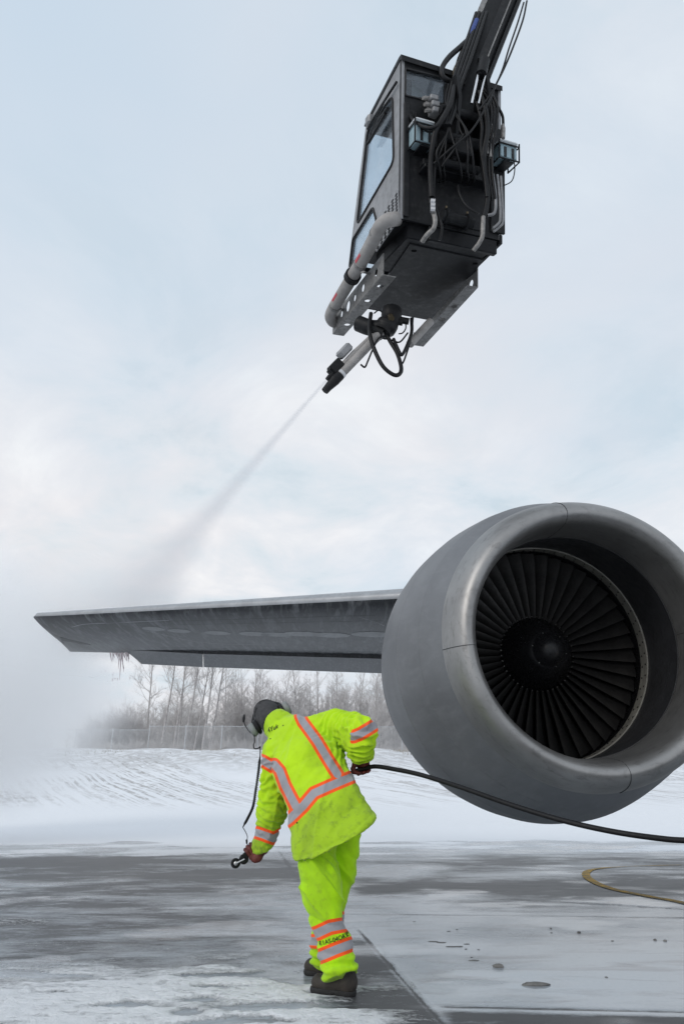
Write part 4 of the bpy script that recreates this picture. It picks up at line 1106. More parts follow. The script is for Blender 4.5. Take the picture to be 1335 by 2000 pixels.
    for s in (-1, 1):
        c = hp(.118*s, -.02, -.018); prof = [(0, .001), (.0, .030), (.006, .036), (.022, .038), (.030, .034), (.034, .020), (.035, .001)]
        X_ = V(ex*s); Y_ = V(hf); Z_ = X_.cross(Y_)
        Mx = Matrix(((X_.x, Y_.x, Z_.x, c[0]), (X_.y, Y_.y, Z_.y, c[1]), (X_.z, Y_.z, Z_.z, c[2]), (0, 0, 0, 1)))
        cup = hpart('ear_cup', MB().lathe([(x*1.25-.004, r*1.3) for x, r in prof], 24, Mx), M_CUPS, 50)
        hpart('cushion', MB().lathe([(-.030, .030), (-.034, .044), (-.022, .054), (-.008, .052), (-.004, .038)], 24, Mx), M_BLACK, 50, cup)
        y = hp(.128*s, .0, .03); hpart('yoke', MB().tube([hp(.118*s, .012, .06), hp(.142*s, .012, .035), hp(.15*s, .004, -.005), hp(.138*s, -.0, -.03)], .004, 6), M_STEEL, 50, cup)
    # boom microphone swings out left and up in front of the face
    mic = [hp(-.150, .0, -.02), at(489, 1431, 4.97), at(481, 1421, 5.02), at(476.5, 1410, 5.06), at(476, 1402, 5.08)]
    b = hpart('microphone_boom', MB().tube(spline(mic, 6), .0038, 6), M_BLACK)
    hpart('microphone', MB().tube([at(475.5, 1410, 5.06), at(476, 1404, 5.075), at(477, 1396, 5.09)], [.007, .011, .006], 8), M_BLACK, 50, b)
    lp = spline([hp(-.128, -.02, -.02), hp(-.140, -.03, -.060), at(497, 1449, 4.93), at(495, 1455, 4.92), at(497, 1462, 4.92), at(505, 1461, 4.92), at(508, 1458, 4.93)], 6)
    hpart('cable_loop', MB().tube(lp, .004, 6), M_BLACK)
    # cord: coiled upper part, thin tail to the hand
    up_ = spline([at(508, 1458, 4.93), at(508, 1470, 4.92), at(507, 1485, 4.91), at(504, 1512, 4.90), at(499, 1545, 4.90), at(494, 1575, 4.90), at(484, 1598, 4.90), at(474, 1616, 4.90)], 40); coil = []
    for i, p in enumerate(up_):
        k = sstep(60, 90, i)*sstep(len(up_)-6, len(up_)-24, i); a = i*1.25; coil.append(p+np.array([math.cos(a), math.sin(a), 0])*.0075*float(k))
    hpart('coiled_cord', MB().tube(coil, .0042, 5), M_BLACK, 80)
    hpart('thin_cord', MB().tube(spline([at(474, 1616, 4.90), at(479, 1624, 4.905), at(483, 1634, 4.91), at(482, 1645, 4.925), at(485, 1654, 4.935)], 6), .0026, 5), M_BLACK, 80)
    MBc = MB().tube([at(481.5, 1640, 4.92), at(482, 1648, 4.925)], [.007, .005], 8); hpart('plug', MBc, M_BLACK)
    # ================= hand tool: black handle with two small wheels
    tt = thing('hand_tool', 'black hand tool with two small round wheels gripped in the left glove', 'tool', tuple(float(q) for q in tl0))
    off = Matrix.Translation(-V(tl0)); ax = (tl1-tl0)/np.linalg.norm(tl1-tl0)
    def tp(name, mb, m, par=tt, sm=40): o = mb.build(name, m, None, sm, off); o.parent = par; return o
    tp('handle', MB().tube([tl0-ax*.03, tl0, tl0+ax*.08, tl0+ax*.12], [.013, .016, .015, .012], 12), M_BLACK)
    nrm = np.cross(ax, np.array([0, 0, 1.])); nrm = nrm/np.linalg.norm(nrm); nrm = np.array([.35, -.93, .1]); nrm = nrm-ax*(nrm@ax); nrm /= np.linalg.norm(nrm)
    perp_ = np.cross(ax, nrm)
    for (px, py), r in (((476, 1678), .030), ((460, 1686), .030)):
        c = at(px, py, 4.90 if px < 470 else 4.905); X_ = V(nrm); Y_ = V(ax); Z_ = X_.cross(Y_); Mx = Matrix(((X_.x, Y_.x, Z_.x, c[0]), (X_.y, Y_.y, Z_.y, c[1]), (X_.z, Y_.z, Z_.z, c[2]), (0, 0, 0, 1)))
        wh = tp('wheel', MB().lathe([(-.011, .014), (-.012, .022), (-.008, r), (.008, r), (.012, .022), (.011, .014)], 28, Mx, closed=True), M_HOSE)
        tp('hub', MB().lathe([(-.009, .001), (-.014, .006), (-.009, .0135), (.009, .0135), (.014, .006), (.009, .001)], 20, Mx), M_STEEL if px < 470 else M_BLACK, wh)
    tp('fork', MB().tube([tl0+ax*.10, at(476, 1678, 4.905)+nrm*.014, at(460, 1686, 4.90)+nrm*.014], .005, 6), M_STEEL)
    # ================= hose dragged past the engine
    pts = [at(452, 1640, 5.10)*0+at(500, 1655, 4.99), at(540, 1640, 5.0), at(600, 1600, 4.98), at(650, 1540, 4.90), at(680, 1514, 4.78), hr[0], hr[1], hr[2], at(768, 1502, 4.52), at(820, 1513, 4.40), at(900, 1538, 4.22), at(1000, 1573, 4.02), at(1100, 1603, 3.86), at(1200, 1625, 3.72), at(1300, 1639, 3.62), at(1400, 1648, 3.55), at(1560, 1690, 3.5), at(1750, 1800, 3.45), at(1900, 1980, 3.4)]
    pts.append(np.array([pts[-1][0]+.5, 3.3, .02])); pts.append(np.array([pts[-1][0]+2., 3.2, .016]))
    h = MB().tube(spline(pts[4:], 10), .0135, 10).build('ground_hose', M_HOSE, None, 60)
    tag(h, 'long black hose from the worker\'s right hand past the engine to the right', 'hose')
person()

# ================================================================== DE-ICING CAB ON ITS BOOM
CW, CD, CH = 1.12, 1.20, 1.86
def _fit_cab():
    """stand the cab so that its corners fall on their image pixels"""
    T = np.array([[783, 119], [971, 166], [784, 429], [986, 471], [713, 245], [683, 512]], float)
    def R(y, p, r):
        cz, sz, cx, sx, c3, s3 = math.cos(y), math.sin(y), math.cos(p), math.sin(p), math.cos(r), math.sin(r)
        return np.array([[cz, -sz, 0], [sz, cz, 0], [0, 0, 1]])@np.array([[1, 0, 0], [0, cx, -sx], [0, sx, cx]])@np.array([[c3, 0, s3], [0, 1, 0], [-s3, 0, c3]])
    def pts(v):
        W_, D, H = v[6], v[7], v[8]
        L = np.array([[0, 0, H], [W_, 0, H], [0, 0, 0], [W_, 0, 0], [0, D, H], [0, D, 0]]); return L@R(*v[3:6]).T+v[:3]
    def res(v): x, y = to_image_px(pts(v)); return (np.stack([x, y], 1)-T).ravel()
    p0 = np.array([.7, 6.5, 4.6, R_(22), R_(5), R_(-2), 1.25, 2.0, 2.1]); v = p0.copy(); w = np.diag([0, 0, 0, 0, 4e3, 4e3, 4e3, 30, 30.])
    p0[7] = 1.4; v = p0.copy()
    for _ in range(300):
        r = res(v); Jm = np.zeros((12, 9))
        for k in range(9):
            d = np.zeros(9); d[k] = 1e-5; Jm[:, k] = (res(v+d)-r)/1e-5
        v = v-.5*np.linalg.solve(Jm.T@Jm+w+np.eye(9)*.1, Jm.T@r+w@(v-p0))
    return v, R(*v[3:6])
_v, CR = _fit_cab(); CO = _v[:3]; CW, CD, CH = _v[6:9]
CM = Matrix([[*CR[i], CO[i]] for i in range(3)]+[[0, 0, 0, 1]])
def cl(px, py, axis, val):
    """ray through an image pixel onto the cab-local plane axis = val"""
    o = (AC-CO)@CR; d = ray(px, py)@CR; t = (val-o[axis])/d[axis]; return o+d*t
M_CAB = worn('black_grey_cab_paint', (.014, .0145, .016), .5, .0, var=.35, scale=3, dirt=(.05, .05, .05), dirt_amt=.45, bump=.06, spec=.18)
M_CABL = worn('grey_cab_side', (.25, .252, .26), .5, .1, var=.2, scale=3, dirt=(.12, .12, .12), dirt_amt=.4)
M_RUBSEAL = plain('window_seal', (.012, .012, .013), .6)
M_ALU = worn('weathered_aluminium', (.22, .215, .21), .5, .4, var=.3, scale=5, dirt=(.08, .075, .07), dirt_amt=.7, bump=.12)
M_PIPE = worn('dirty_white_duct', (.30, .285, .275), .65, 0, var=.2, scale=5, dirt=(.26, .24, .22), dirt_amt=.5, bump=.12)
M_RED = worn('faded_red_label', (.45, .05, .07), .6, var=.25, scale=20)
M_BOOM = worn('dark_boom_steel', (.009, .0095, .011), .5, .0, var=.35, scale=4, dirt=(.03, .03, .032), dirt_amt=.4, bump=.1, spec=.2)
M_TANK = worn('pale_blue_fluid_tank', (.27, .37, .41), .4, 0, var=.2, scale=5)
M_LID = worn('pale_tank_lid', (.60, .62, .63), .5, var=.1, scale=8)
M_FIT = worn('braided_fitting', (.22, .21, .2), .5, .3, var=.4, scale=30, bump=.5, bscale=150)
M_CHROME = plain('piston_chrome', (.75, .75, .76), .18, 1.0)
M_GREYB = worn('grey_connector', (.22, .22, .225), .5, var=.2, scale=20)
M_BLUEC = plain('blue_sleeve', (.02, .05, .22), .5)
M_PIPEG = worn('dull_steel_pipe', (.20, .20, .205), .4, .5, var=.3, scale=10)
M_BRASS = plain('brass_fitting', (.12, .095, .06), .4, .8)
def mat_glass():
    k = NT('window_glass'); tr = k.n('ShaderNodeBsdfTransparent'); tr.inputs[0].default_value = (.88, .92, .95, 1)
    gl = k.n('ShaderNodeBsdfGlossy'); gl.inputs['Roughness'].default_value = .04; lw = k.n('ShaderNodeLayerWeight'); lw.inputs[0].default_value = .5; fr = k.math('MULTIPLY_ADD', k.math('POWER', lw.outputs['Facing'], 4.0), .5, .03)
    df = k.n('ShaderNodeBsdfDiffuse'); df.inputs[0].default_value = (.7, .75, .8, 1)                 # frost film
    m0 = k.n('ShaderNodeMixShader'); k.l(k.ramp(k.noise(k.coord('Object'), 3, 5, .6), [(.4, .03), (.7, .14)]), m0.inputs[0]); k.l(tr.outputs[0], m0.inputs[1]); k.l(df.outputs[0], m0.inputs[2])
    m = k.n('ShaderNodeMixShader'); k.l(fr, m.inputs[0]); k.l(m0.outputs[0], m.inputs[1]); k.l(gl.outputs[0], m.inputs[2]); k.l(m.outputs[0], k.out.inputs[0]); return k.m
M_GLASS = mat_glass()
def cab():
    root = thing('deicing_boom', 'dark enclosed de-icing cab with spray nozzle hanging from a black boom in the sky', 'lift cab')
    root.matrix_world = CM
    def P(name, mb, m, par=None, sm=35): o = mb.build(name, m, None, sm); o.parent = par or root; return o
    def XM(x): return Matrix(((0, 0, 1, x), (1, 0, 0, 0), (0, 1, 0, 0), (0, 0, 0, 1)))                # local (a, b) -> cab y, z at x
    def YM(y): return Matrix(((1, 0, 0, 0), (0, 0, -1, y), (0, 1, 0, 0), (0, 0, 0, 1)))               # local (a, b) -> cab x, z at y
    def yz(px, py, x=0.): q = cl(px, py, 0, x); return (q[1], q[2])
    def xz(px, py, y=0.): q = cl(px, py, 1, y); return (q[0], q[2])
    T = .035
    # ---- shell: left and right sides with window openings, rear, roof, front frame
    outL = [(0, 0), (0, CH), yz(714, 246), yz(679, 526)]
    top_f, bot_f = outL[2], outL[3]
    w1 = rounded([(a, b, 0) for a, b in (yz(767, 187), yz(769, 316), yz(697, 440), yz(718, 256), yz(728, 240))], .09)
    w2 = rounded([(a, b, 0) for a, b in (yz(728, 405), yz(735, 430), yz(735, 458), yz(683, 523), yz(689, 468))], .05)
    w1 = [(q[0], q[1]) for q in w1]; w2 = [(q[0], q[1]) for q in w2]
    sideL = plate('cab_side', outL, [w1, w2], T, XM(T/2), M_CABL, root, .004)
    def seal(name, loop, x, par):
        pts = [(x, a, b) for a, b in loop]; pts = pts+pts[:2]; P(name, MB().tube(pts, .015, 6, caps=False), M_RUBSEAL, par, 60)
    seal('window_seal', w1, -.004, sideL); seal('window_seal', w2, -.004, sideL)
    plate('side_window', w1, [], .006, XM(T*.6), M_GLASS, sideL); plate('lower_window', w2, [], .006, XM(T*.6), M_GLASS, sideL)
    # the right side is largely glass too, with a thick frame
    w3 = [(q[0], q[1]) for q in rounded([(CD*.14, CH*.80, 0), (CD*.14, CH*.42, 0), (CD*.90, CH*.18, 0), (CD*.93, CH*.84, 0)], .1)]
    w4 = [(q[0], q[1]) for q in rounded([(CD*.55, CH*.21, 0), (CD*.55, CH*.06, 0), (CD*.92, CH*.0, 0), (CD*.92, CH*.11, 0)], .05)]
    sideR = plate('cab_side', outL, [w3, w4], T, XM(CW-T/2), M_CABL, root, .004)
    plate('side_window', w3, [], .006, XM(CW-T*.6), M_GLASS, sideR); plate('lower_window', w4, [], .006, XM(CW-T*.6), M_GLASS, sideR)
    # front: slanting windscreen between the two sides
    a = Vector((0, *top_f)); b = Vector((0, *bot_f)); hgt = (a-b).length; up = (a-b).normalized(); nrm = Vector((1, 0, 0)).cross(up)
    FM = Matrix(((1, up.x, nrm.x, b.x), (0, up.y, nrm.y, b.y), (0, up.z, nrm.z, b.z), (0, 0, 0, 1)))
    wf = [(q[0], q[1]) for q in rounded([(.05, .06, 0), (CW-.05, .06, 0), (CW-.05, hgt-.06, 0), (.05, hgt-.06, 0)], .08)]
    fr = plate('windscreen_frame', [(T, .0), (CW-T, .0), (CW-T, hgt), (T, hgt)], [wf], T, FM, M_CAB, root, .004)
    plate('windscreen', wf, [], .006, FM, M_GLASS, fr)
    # roof, rounded at the rear edge
    mb = MB(); rp = [(-.03, CH-.05), (-.03, CH+.01), (-.01, CH+.03), (.05, CH+.035), (top_f[0], top_f[1]+.035), (top_f[0]+.03, top_f[1]+.01), (top_f[0], top_f[1]-.01), (.02, CH-.01)]
    mb.loft([[(-.012, y, z) for y, z in rp], [(CW+.004, y, z) for y, z in rp]]); roof = P('roof', mb, M_CAB)
    # roof gutter lamps and wiper linkage along the top of the side window
    wb = MB()
    for p0, p1, r in (((752, 205), (716, 282), .012), ((760, 180), (722, 262), .010), ((757, 212), (733, 250), .022), ((745, 232), (728, 262), .02)):
        q0 = cl(*p0, 0, -.05); q1 = cl(*p1, 0, -.05); P('wiper_arm', MB().tube([q0, (q0+q1)/2+np.array([-.015, 0, 0]), q1], r, 6), M_BLACK, sideL)
    q0 = cl(752, 222, 0, -.06); q1 = cl(719, 279, 0, -.06); P('wiper_blade', MB().tube([q0, q1], .02, 6), M_BLACK, sideL)
    P('roof_rail', MB().tube([cl(774, 160, 0, -.03), cl(745, 205, 0, -.04), cl(717, 252, 0, -.04)], .014, 6), M_BLACK, roof)
    P('camera_pod', MB().box(cl(722, 236, 0, -.02), (.09, .12, .12), None, .02), M_CABL, roof)
    # ---- rear wall with its wide high window
    ro = [(0, 0), (CW, 0), (CW, CH), (0, CH)]
    wr = [(q[0], q[1]) for q in rounded([(*xz(791, 134), 0), (*xz(791, 187), 0), (*xz(962, 226), 0), (*xz(963, 178), 0)], .02)]
    rear = plate('rear_wall', ro, [wr], T, YM(T/2), M_CAB, root, .004)
    plate('rear_window', wr, [], .006, YM(T*.7), M_GLASS, rear)
    pts = [(x, -.004, z) for x, z in wr]; P('window_seal', MB().tube(pts+pts[:2], .012, 6, caps=False), M_RUBSEAL, rear, 60)
    # things seen inside: blind panel, round fan, headliner, seat
    x0, z0 = xz(793, 140); P('blind_panel', MB().box((x0+.05, .16, z0-.16), (.17, .03, .40)), M_DARK, rear)
    P('cab_fan', MB().lathe([(0, .001), (0, .115), (.03, .12), (.04, .09), (.04, .001)], 28, Matrix.Translation((x0+.18, .20, z0-.12)) @ Matrix.Rotation(R_(-90), 4, 'Z')), M_CUPS, rear, 40)
    P('headliner', MB().box((CW/2, CD*.42, CH-.06), (CW-.09, CD*.7, .05)), M_CABL)
    seat = MB(); seat.box((CW/2, CD*.42, CH*.30), (.46, .46, .12), None, .04); st = P('seat', seat, M_BLACK)
    P('backrest', MB().box((CW/2, CD*.20, CH*.30+.36), (.44, .12, .62), Matrix.Rotation(R_(8), 3, 'X'), .05), M_BLACK, st)
    P('cab_floor', MB().box((CW/2, CD*.5, .03), (CW-.08, CD*.86, .05)), M_CAB)
    # left side: louvred grille low at the rear corner
    gq = [yz(779, 372), yz(781, 428), yz(736, 492), yz(737, 440)]
    holes = []
    g0, g1 = np.array(gq[0]), np.array(gq[1])
    for i in range(6):
        for j in range(9):
            t, s = (i+.5)/6, (j+.5)/9; q = (1-t)*((1-s)*g0+s*g1)+t*((1-s)*np.array(gq[3])+s*np.array(gq[2])); holes.append(circle(q[0], q[1], .036, 8, .5))
    plate('grille', gq, holes, .012, XM(-.008), M_CABL, sideL); P('grille_back', MB().prism([(-.0005, *q) for q in gq], (-.0012, 0, 0)), M_DARK, sideL)
    # ---- rear wall fittings
    def rb(name, px0, py0, px1, py1, dep, m, bev=.006, par=None, y0=0.):
        """box standing off the rear wall, between two corner image pixels"""
        a = cl(px0, py0, 1, y0); b = cl(px1, py1, 1, y0); return P(name, MB().box(((a[0]+b[0])/2, y0-dep/2-.001, (a[2]+b[2])/2), (abs(a[0]-b[0]), dep, abs(a[2]-b[2])), None, bev), m, par or rear)
    rb('cross_beam', 818, 318, 944, 362, .10, M_BOOM); rb('ledge', 816, 334, 950, 374, .16, M_BOOM)
    rb('lower_panel', 843, 345, 938, 452, .012, M_CAB); rb('corner_post', 788, 200, 797, 425, .02, M_CAB)
    rb('door_frame', 955, 250, 983, 460, .03, M_CAB)
    for (px, py) in ((843, 196), (846, 208), (848, 220)):
        c = cl(px, py, 1, -.10); o = P('connector_block', MB().box(c, (.095, .13, .058), None, .008), M_GREYB, rear)
        P('plug', MB().tube([c+np.array([-.05, -.01, 0]), c+np.array([-.085, -.01, -.008]), c+np.array([-.12, -.015, -.02])], [.022, .026, .018], 10), M_FIT, o)
    def tank(px0, py0, px1, py1, dep, y0=-.01):
        a = cl(px0, py0, 1, y0); b = cl(px1, py1, 1, y0); cx, cz = (a[0]+b[0])/2, (a[2]+b[2])/2; w, h = abs(a[0]-b[0]), abs(a[2]-b[2])
        t = P('washer_tank', MB().box((cx, y0-dep/2, cz), (w, dep, h), None, .02), M_TANK, root)
        P('tank_lid', MB().box((cx, y0-dep/2, cz+h/2+.018), (w+.01, dep+.01, .04), None, .015), M_LID, t)
        for sx in (-1, 1):
            for sy in (0, 1):
                yy = y0-dep*sy-.012*(1 if sy else -1); xx = cx+sx*(w/2+.010); P('cage_bar', MB().tube([(xx, yy, cz+h/2+.01), (xx, yy, cz-h/2-.02)], .010, 5), M_BOOM, t)
        for zz in (cz+h*.36, cz-h*.5-.012):
            P('cage_band', MB().tube([(cx-w/2-.012, y0, zz), (cx-w/2-.012, y0-dep-.012, zz), (cx+w/2+.012, y0-dep-.012, zz), (cx+w/2+.012, y0, zz)], .010, 5), M_BOOM, t)
        for k in (-.12, .14): P('level_strip', MB().box((cx+k*w*1.6, y0-dep-.003, cz-h*.1), (w*.14, .004, h*.62)), M_DARK, t)
        P('cage_foot', MB().box((cx, y0-dep/2, cz-h/2-.03), (w*.5, dep*1.02, .015)), M_BOOM, t)
    tank(797, 252, 834, 303, .17); tank(956, 294, 991, 334, .19, -.03)
    # pump motor with two clamp flanges
    c0 = cl(862, 421, 1, -.10); c1 = cl(922, 437, 1, -.10); mo = P('pump_motor', MB().tube([c0, c1], .062, 18), M_CAB, rear, 40)
    for t in (.12, .80):
        c = c0+(c1-c0)*t; d = (c1-c0)/np.linalg.norm(c1-c0); P('clamp_flange', MB().tube([c-d*.014, c+d*.014], .086, 18), M_BOOM, mo, 40); P('clamp_bolt', MB().tube([c+np.array([0, -.02, .07]), c+np.array([0, -.02, .105])], .012, 8), M_BRASS, mo)
    # boom bracket: two cheek plates and a pivot
    bq = [(-.02, .0), (-.02, 0), ]
    for px in (868, 925):
        a = cl(px, 180, 1, 0)[0]; z1 = cl(px, 170, 1, 0)[2]; z0 = cl(px, 335, 1, 0)[2]
        P('boom_bracket', MB().prism([(a-.02, -.003, z1), (a-.02, -.28, z1-.05), (a-.02, -.34, z1-.35), (a-.02, -.22, z0), (a-.02, -.003, z0-.02)], (.04, 0, 0)), M_BOOM)
    for py, r in ((215, .05), (268, .06), (318, .045)):
        a = cl(868, py, 1, -.22); b = cl(925, py+14, 1, -.22); P('pivot_pin', MB().tube([a-np.array([.05, 0, 0]), b+np.array([.05, 0, 0])], r, 14), M_BOOM, None, 40)
    P('bracket_box', MB().box((cl(896, 290, 1, -.2)[0], -.2, cl(896, 296, 1, -.2)[2]), (.2, .2, .16), None, .01), M_CAB)
    # ---- boom arm
    Ym = CO[1]
    def loc(px, py, Y): return (at(px, py, Y)-CO)@CR
    b0, b1, b2 = loc(906, 235, Ym-.15), loc(916, 160, Ym-.12), loc(998, -40, Ym-.15); d = (b2-b1); b3 = b2+d*3.2
    mb = MB(); D_ = V(d).normalized(); sx = V((AX@CR)); sx = (sx-D_*sx.dot(D_)).normalized(); sy = D_.cross(sx); hw, hd_ = .185, .17; ch = .05
    pr = [(-hw+ch, -hd_), (hw-ch, -hd_), (hw, -hd_+ch), (hw, hd_-ch), (hw-ch, hd_), (-hw+ch, hd_), (-hw, hd_-ch), (-hw, -hd_+ch)]
    mb.loft([[V(c)+sx*u*k+sy*w*k for u, w in pr] for c, k in ((b0, .55), (b1, .9), (b1+d*.08, 1), (b3, 1.05))]); arm = P('boom_arm', mb, M_BOOM, None, 30)
    # outer slide: a lighter rail along the boom's face and edge flanges
    toward = V((-AF)@CR); toward = (toward-D_*toward.dot(D_)).normalized(); sidev = D_.cross(toward)
    if sidev.dot(V(AX@CR)) < 0: sidev = -sidev
    def along(o1, o2, w, h, t0, t1, name, m):
        rr = []
        for t in (t0, t1):
            c = V(b1+d*t)+sidev*o1+toward*o2; rr.append([c+sidev*w+toward*h, c+sidev*w-toward*h, c-sidev*w-toward*h, c-sidev*w+toward*h])
        return P(name, MB().loft(rr), m, arm, 30)
    along(.05, .19, .045, .025, .06, 3.2, 'boom_rail', M_CAB); along(.19, .08, .02, .10, -.02, 3.2, 'boom_flange', M_CAB); along(.10, .21, .008, .02, .06, 3.2, 'boom_rail', M_ALU)
    along(-.19, .1, .03, .05, .05, 3.2, 'cable_tray', M_ALU)
    for o in (-.02, .035):
        p0 = V(loc(939+o*250, 143, Ym-.42)); p1 = V(loc(925+o*250, 203, Ym-.40)); P('piston_rod', MB().tube([p0, p1], .017 if o < 0 else .012, 10), M_CHROME, arm, 60)
    P('cylinder_gland', MB().tube([V(loc(945, 118, Ym-.42)), V(loc(939, 146, Ym-.42))], .06, 14), M_BOOM, arm, 40)
    # ---- hoses and pipes
    def hose(pts, r, m=M_HOSE, name='hydraulic_hose', par=None, n=8):
        q = [loc(x, y, Ym-o) for x, y, o in pts]; return P(name, MB().tube(spline(q, 7), r, n), m, par, 70)
    hose([(920, 72, .30), (898, 92, .36), (876, 112, .40), (863, 132, .42), (864, 150, .42), (880, 160, .36), (905, 165, .25)], .030, par=arm)
    hose([(930, 40, .32), (922, 60, .34), (915, 82, .33)], .030, M_BLUEC, 'hose_sleeve', arm)
    hose([(895, 122, .30), (888, 135, .33), (886, 150, .33), (890, 165, .3)], .022, M_BRASS, 'hydraulic_hose', arm)
    for o, r in ((0, .022), (7, .020), (14, .024), (-6, .018)):
        hose([(935+o, 25, .30), (918+o, 75, .36), (897+o, 135, .40), (884+o*.9, 175, .42), (876+o*.8, 215, .42), (868+o*.6, 245, .42)], r, par=arm)
    hose([(886, 170, .46), (878, 205, .48), (862, 235, .46), (850, 255, .42), (844, 285, .36), (840, 330, .25), (842, 385, .16)], .030, par=arm)
    hose([(882, 200, .42), (858, 240, .46), (836, 250, .44), (812, 240, .38), (799, 224, .30), (798, 206, .24), (815, 194, .2), (832, 192, .16)], .017)
    hose([(870, 225, .42), (848, 250, .42), (822, 248, .38), (805, 232, .32), (803, 214, .26), (818, 205, .2), (834, 206, .17)], .013)
    hose([(862, 240, .40), (838, 258, .38), (815, 238, .34), (812, 222, .28), (824, 218, .2), (836, 219, .17)], .012)
    for o in (-5, 0, 6): hose([(846+o, 300, .30), (843+o*.8, 340, .22), (842+o*.7, 375, .16), (843+o*.6, 398, .13)], .017, M_HOSE)
    hose([(935, 180, .38), (948, 220, .36), (950, 260, .33), (943, 300, .28), (943, 330, .22), (951, 370, .16), (950, 398, .13), (944, 425, .12)], .030)
    hose([(930, 200, .38), (940, 245, .36), (938, 290, .30), (946, 345, .22), (950, 385, .16)], .018)
    hose([(952, 190, .3), (968, 205, .28), (980, 225, .24), (982, 245, .20)], .016)
    hose([(1028, 2, .45), (1020, 40, .46), (1000, 95, .46), (983, 135, .46), (968, 165, .46), (950, 205, .45), (920, 255, .42), (880, 290, .38), (846, 320, .28)], .011)
    hose([(1022, 5, .5), (1010, 45, .5), (993, 95, .5), (979, 140, .48), (960, 180, .46), (935, 215, .45)], .010)
    hose([(905, 262, .40), (880, 300, .36), (862, 325, .28)], .010); hose([(878, 215, .4), (872, 262, .4), (858, 300, .34), (846, 330, .24)], .010)
    hose([(893, 362, .10), (897, 380, .12), (910, 402, .12), (934, 418, .11)], .012)
    hose([(999, 300, .24), (1003, 316, .2), (1004, 335, .12), (998, 354, .06), (980, 364, .03)], .006)
    hose([(785, 240, .02), (783, 262, .06), (786, 285, .10), (800, 290, .16)], .007)
    hose([(848, 400, .12), (855, 420, .13), (862, 445, .12), (858, 470, .06)], .016)
    hose([(844, 392, .16), (845, 410, .16), (849, 430, .16), (846, 446, .13), (834, 458, .08), (824, 472, .0)], .026, M_FIT, 'braided_fitting')
    hose([(943, 424, .14), (942, 445, .14), (941, 462, .12), (934, 476, .08), (924, 489, .02)], .024, M_FIT, 'braided_fitting')
    rg = random.Random(3)
    for i in range(6):                                               # the loom of thinner lines that fills the bracket
        x0 = 872+rg.uniform(-4, 52); x1 = 850+rg.uniform(-8, 96); hose([(x0+rg.uniform(-3, 6), 168+rg.uniform(-8, 8), .40), (x0+rg.uniform(-10, 8), 205, .42), ((x0+x1)/2+rg.uniform(-14, 14), 250, .40), (x1+rg.uniform(-8, 8), 296, .36), (x1, 326, .26), (x1+2, 346, .16), (x1, 356, -.02)], rg.choice((.008, .010, .012)))
    for dx in (0, 6, 12): hose([(938+dx, 172, .36), (958+dx, 205, .34), (957+dx, 245, .32), (949+dx, 290, .26), (949+dx, 340, .2), (955+dx, 392, .12)], .013)
    for y0 in (393, 401, 409): P('hose_clip', MB().tube([loc(840, y0, Ym-.20), loc(849, y0+1, Ym-.20)], .030, 10), M_STEEL)
    hose([(961, 340, .14), (966, 375, .12), (967, 405, .12), (963, 417, .12), (951, 421, .12)], .017, M_PIPEG, 'hydraulic_pipe')
    hose([(970, 342, .12), (975, 390, .10), (976, 425, .10), (973, 436, .1), (962, 446, .1)], .015, M_PIPEG, 'hydraulic_pipe')
    hose([(977, 345, .10), (980, 395, .08), (981, 432, .08), (975, 442, .08), (963, 452, .08)], .015, M_PIPEG, 'hydraulic_pipe')
    for px, py in ((951, 292), (958, 260), (981, 260), (956, 298)): P('hose_fitting', MB().tube([loc(px, py-16, Ym-.24), loc(px+.6, py-8, Ym-.24), loc(px+1, py+10, Ym-.24)], [.018, .026, .02], 8), M_FIT)
    # ---- underneath: floor plate, lower box, skid rails with lightening holes
    zf = -.17
    def under(px, py, z=zf): q = cl(px, py, 2, z); return (q[0], q[1])
    fq = [under(800, 478), under(943, 509), under(851, 628), under(714, 603)]
    plate('floor_plate', fq, [circle(*under(808, 490), .035), circle(*under(927, 515), .035)], .03, Matrix.Translation((0, 0, zf+.015)), M_CAB, root, .004)
    q0 = np.mean(np.array(fq), 0)
    P('under_box', MB().box((CW*.5, CD*.42, -.07), (CW*.8, CD*.70, .17), None, .01), M_BOOM)
    P('rear_sill', MB().box((CW*.62, .04, -.09), (CW*.68, .07, .16), None, .01), M_BOOM)
    P('corner_gusset', MB().prism([(CW-.03, -.02, .05), (CW-.03, -.02, -.05), (CW-.03, CD*.55, -.12), (CW-.03, CD*.62, .02)], (.03, 0, 0)), M_BOOM)
    # left rail: outer web with holes plus bottom flange, reaching forward past the cab
    def rail(xp, in_dir, a_px, b_px, web_holes, fl_holes, zt, zb):
        a = cl(*a_px, 0, xp); b = cl(*b_px, 0, xp); ya, yb = a[1], b[1]
        n = [yy for yy in np.linspace(ya, yb, 2)]
        def wy(t): return ya+(yb-ya)*t
        z0, z1 = a[2], b[2]
        zz = lambda t: z0+(z1-z0)*t
        H = zt
        hs_ = [circle(wy(t), zz(t)+H*.52, r) for t, r in web_holes]
        w = plate('skid_rail', [(ya, z0), (yb, z1), (yb, z1+H*.75), (wy(.86), zz(.86)+H), (ya, z0+H)], hs_, .014, XM(xp), M_ALU, root, .002)
        ang = math.atan2(z1-z0, yb-ya); Lg = math.hypot(z1-z0, yb-ya)
        hs2 = [circle(in_dir*.075, Lg*t, r) for t, r in fl_holes]
        Mf = Matrix.Translation((xp, ya, z0-.003)) @ Matrix.Rotation(ang, 4, 'X')
        plate('rail_flange', [(0, 0), (in_dir*.15, 0), (in_dir*.15, Lg), (0, Lg)], hs2, .012, Mf, M_ALU, w, .002)
        P('rail_end', MB().box((xp+in_dir*.075, yb, z1+H*.4), (.14, .012, H*.62)), M_BOOM, w)
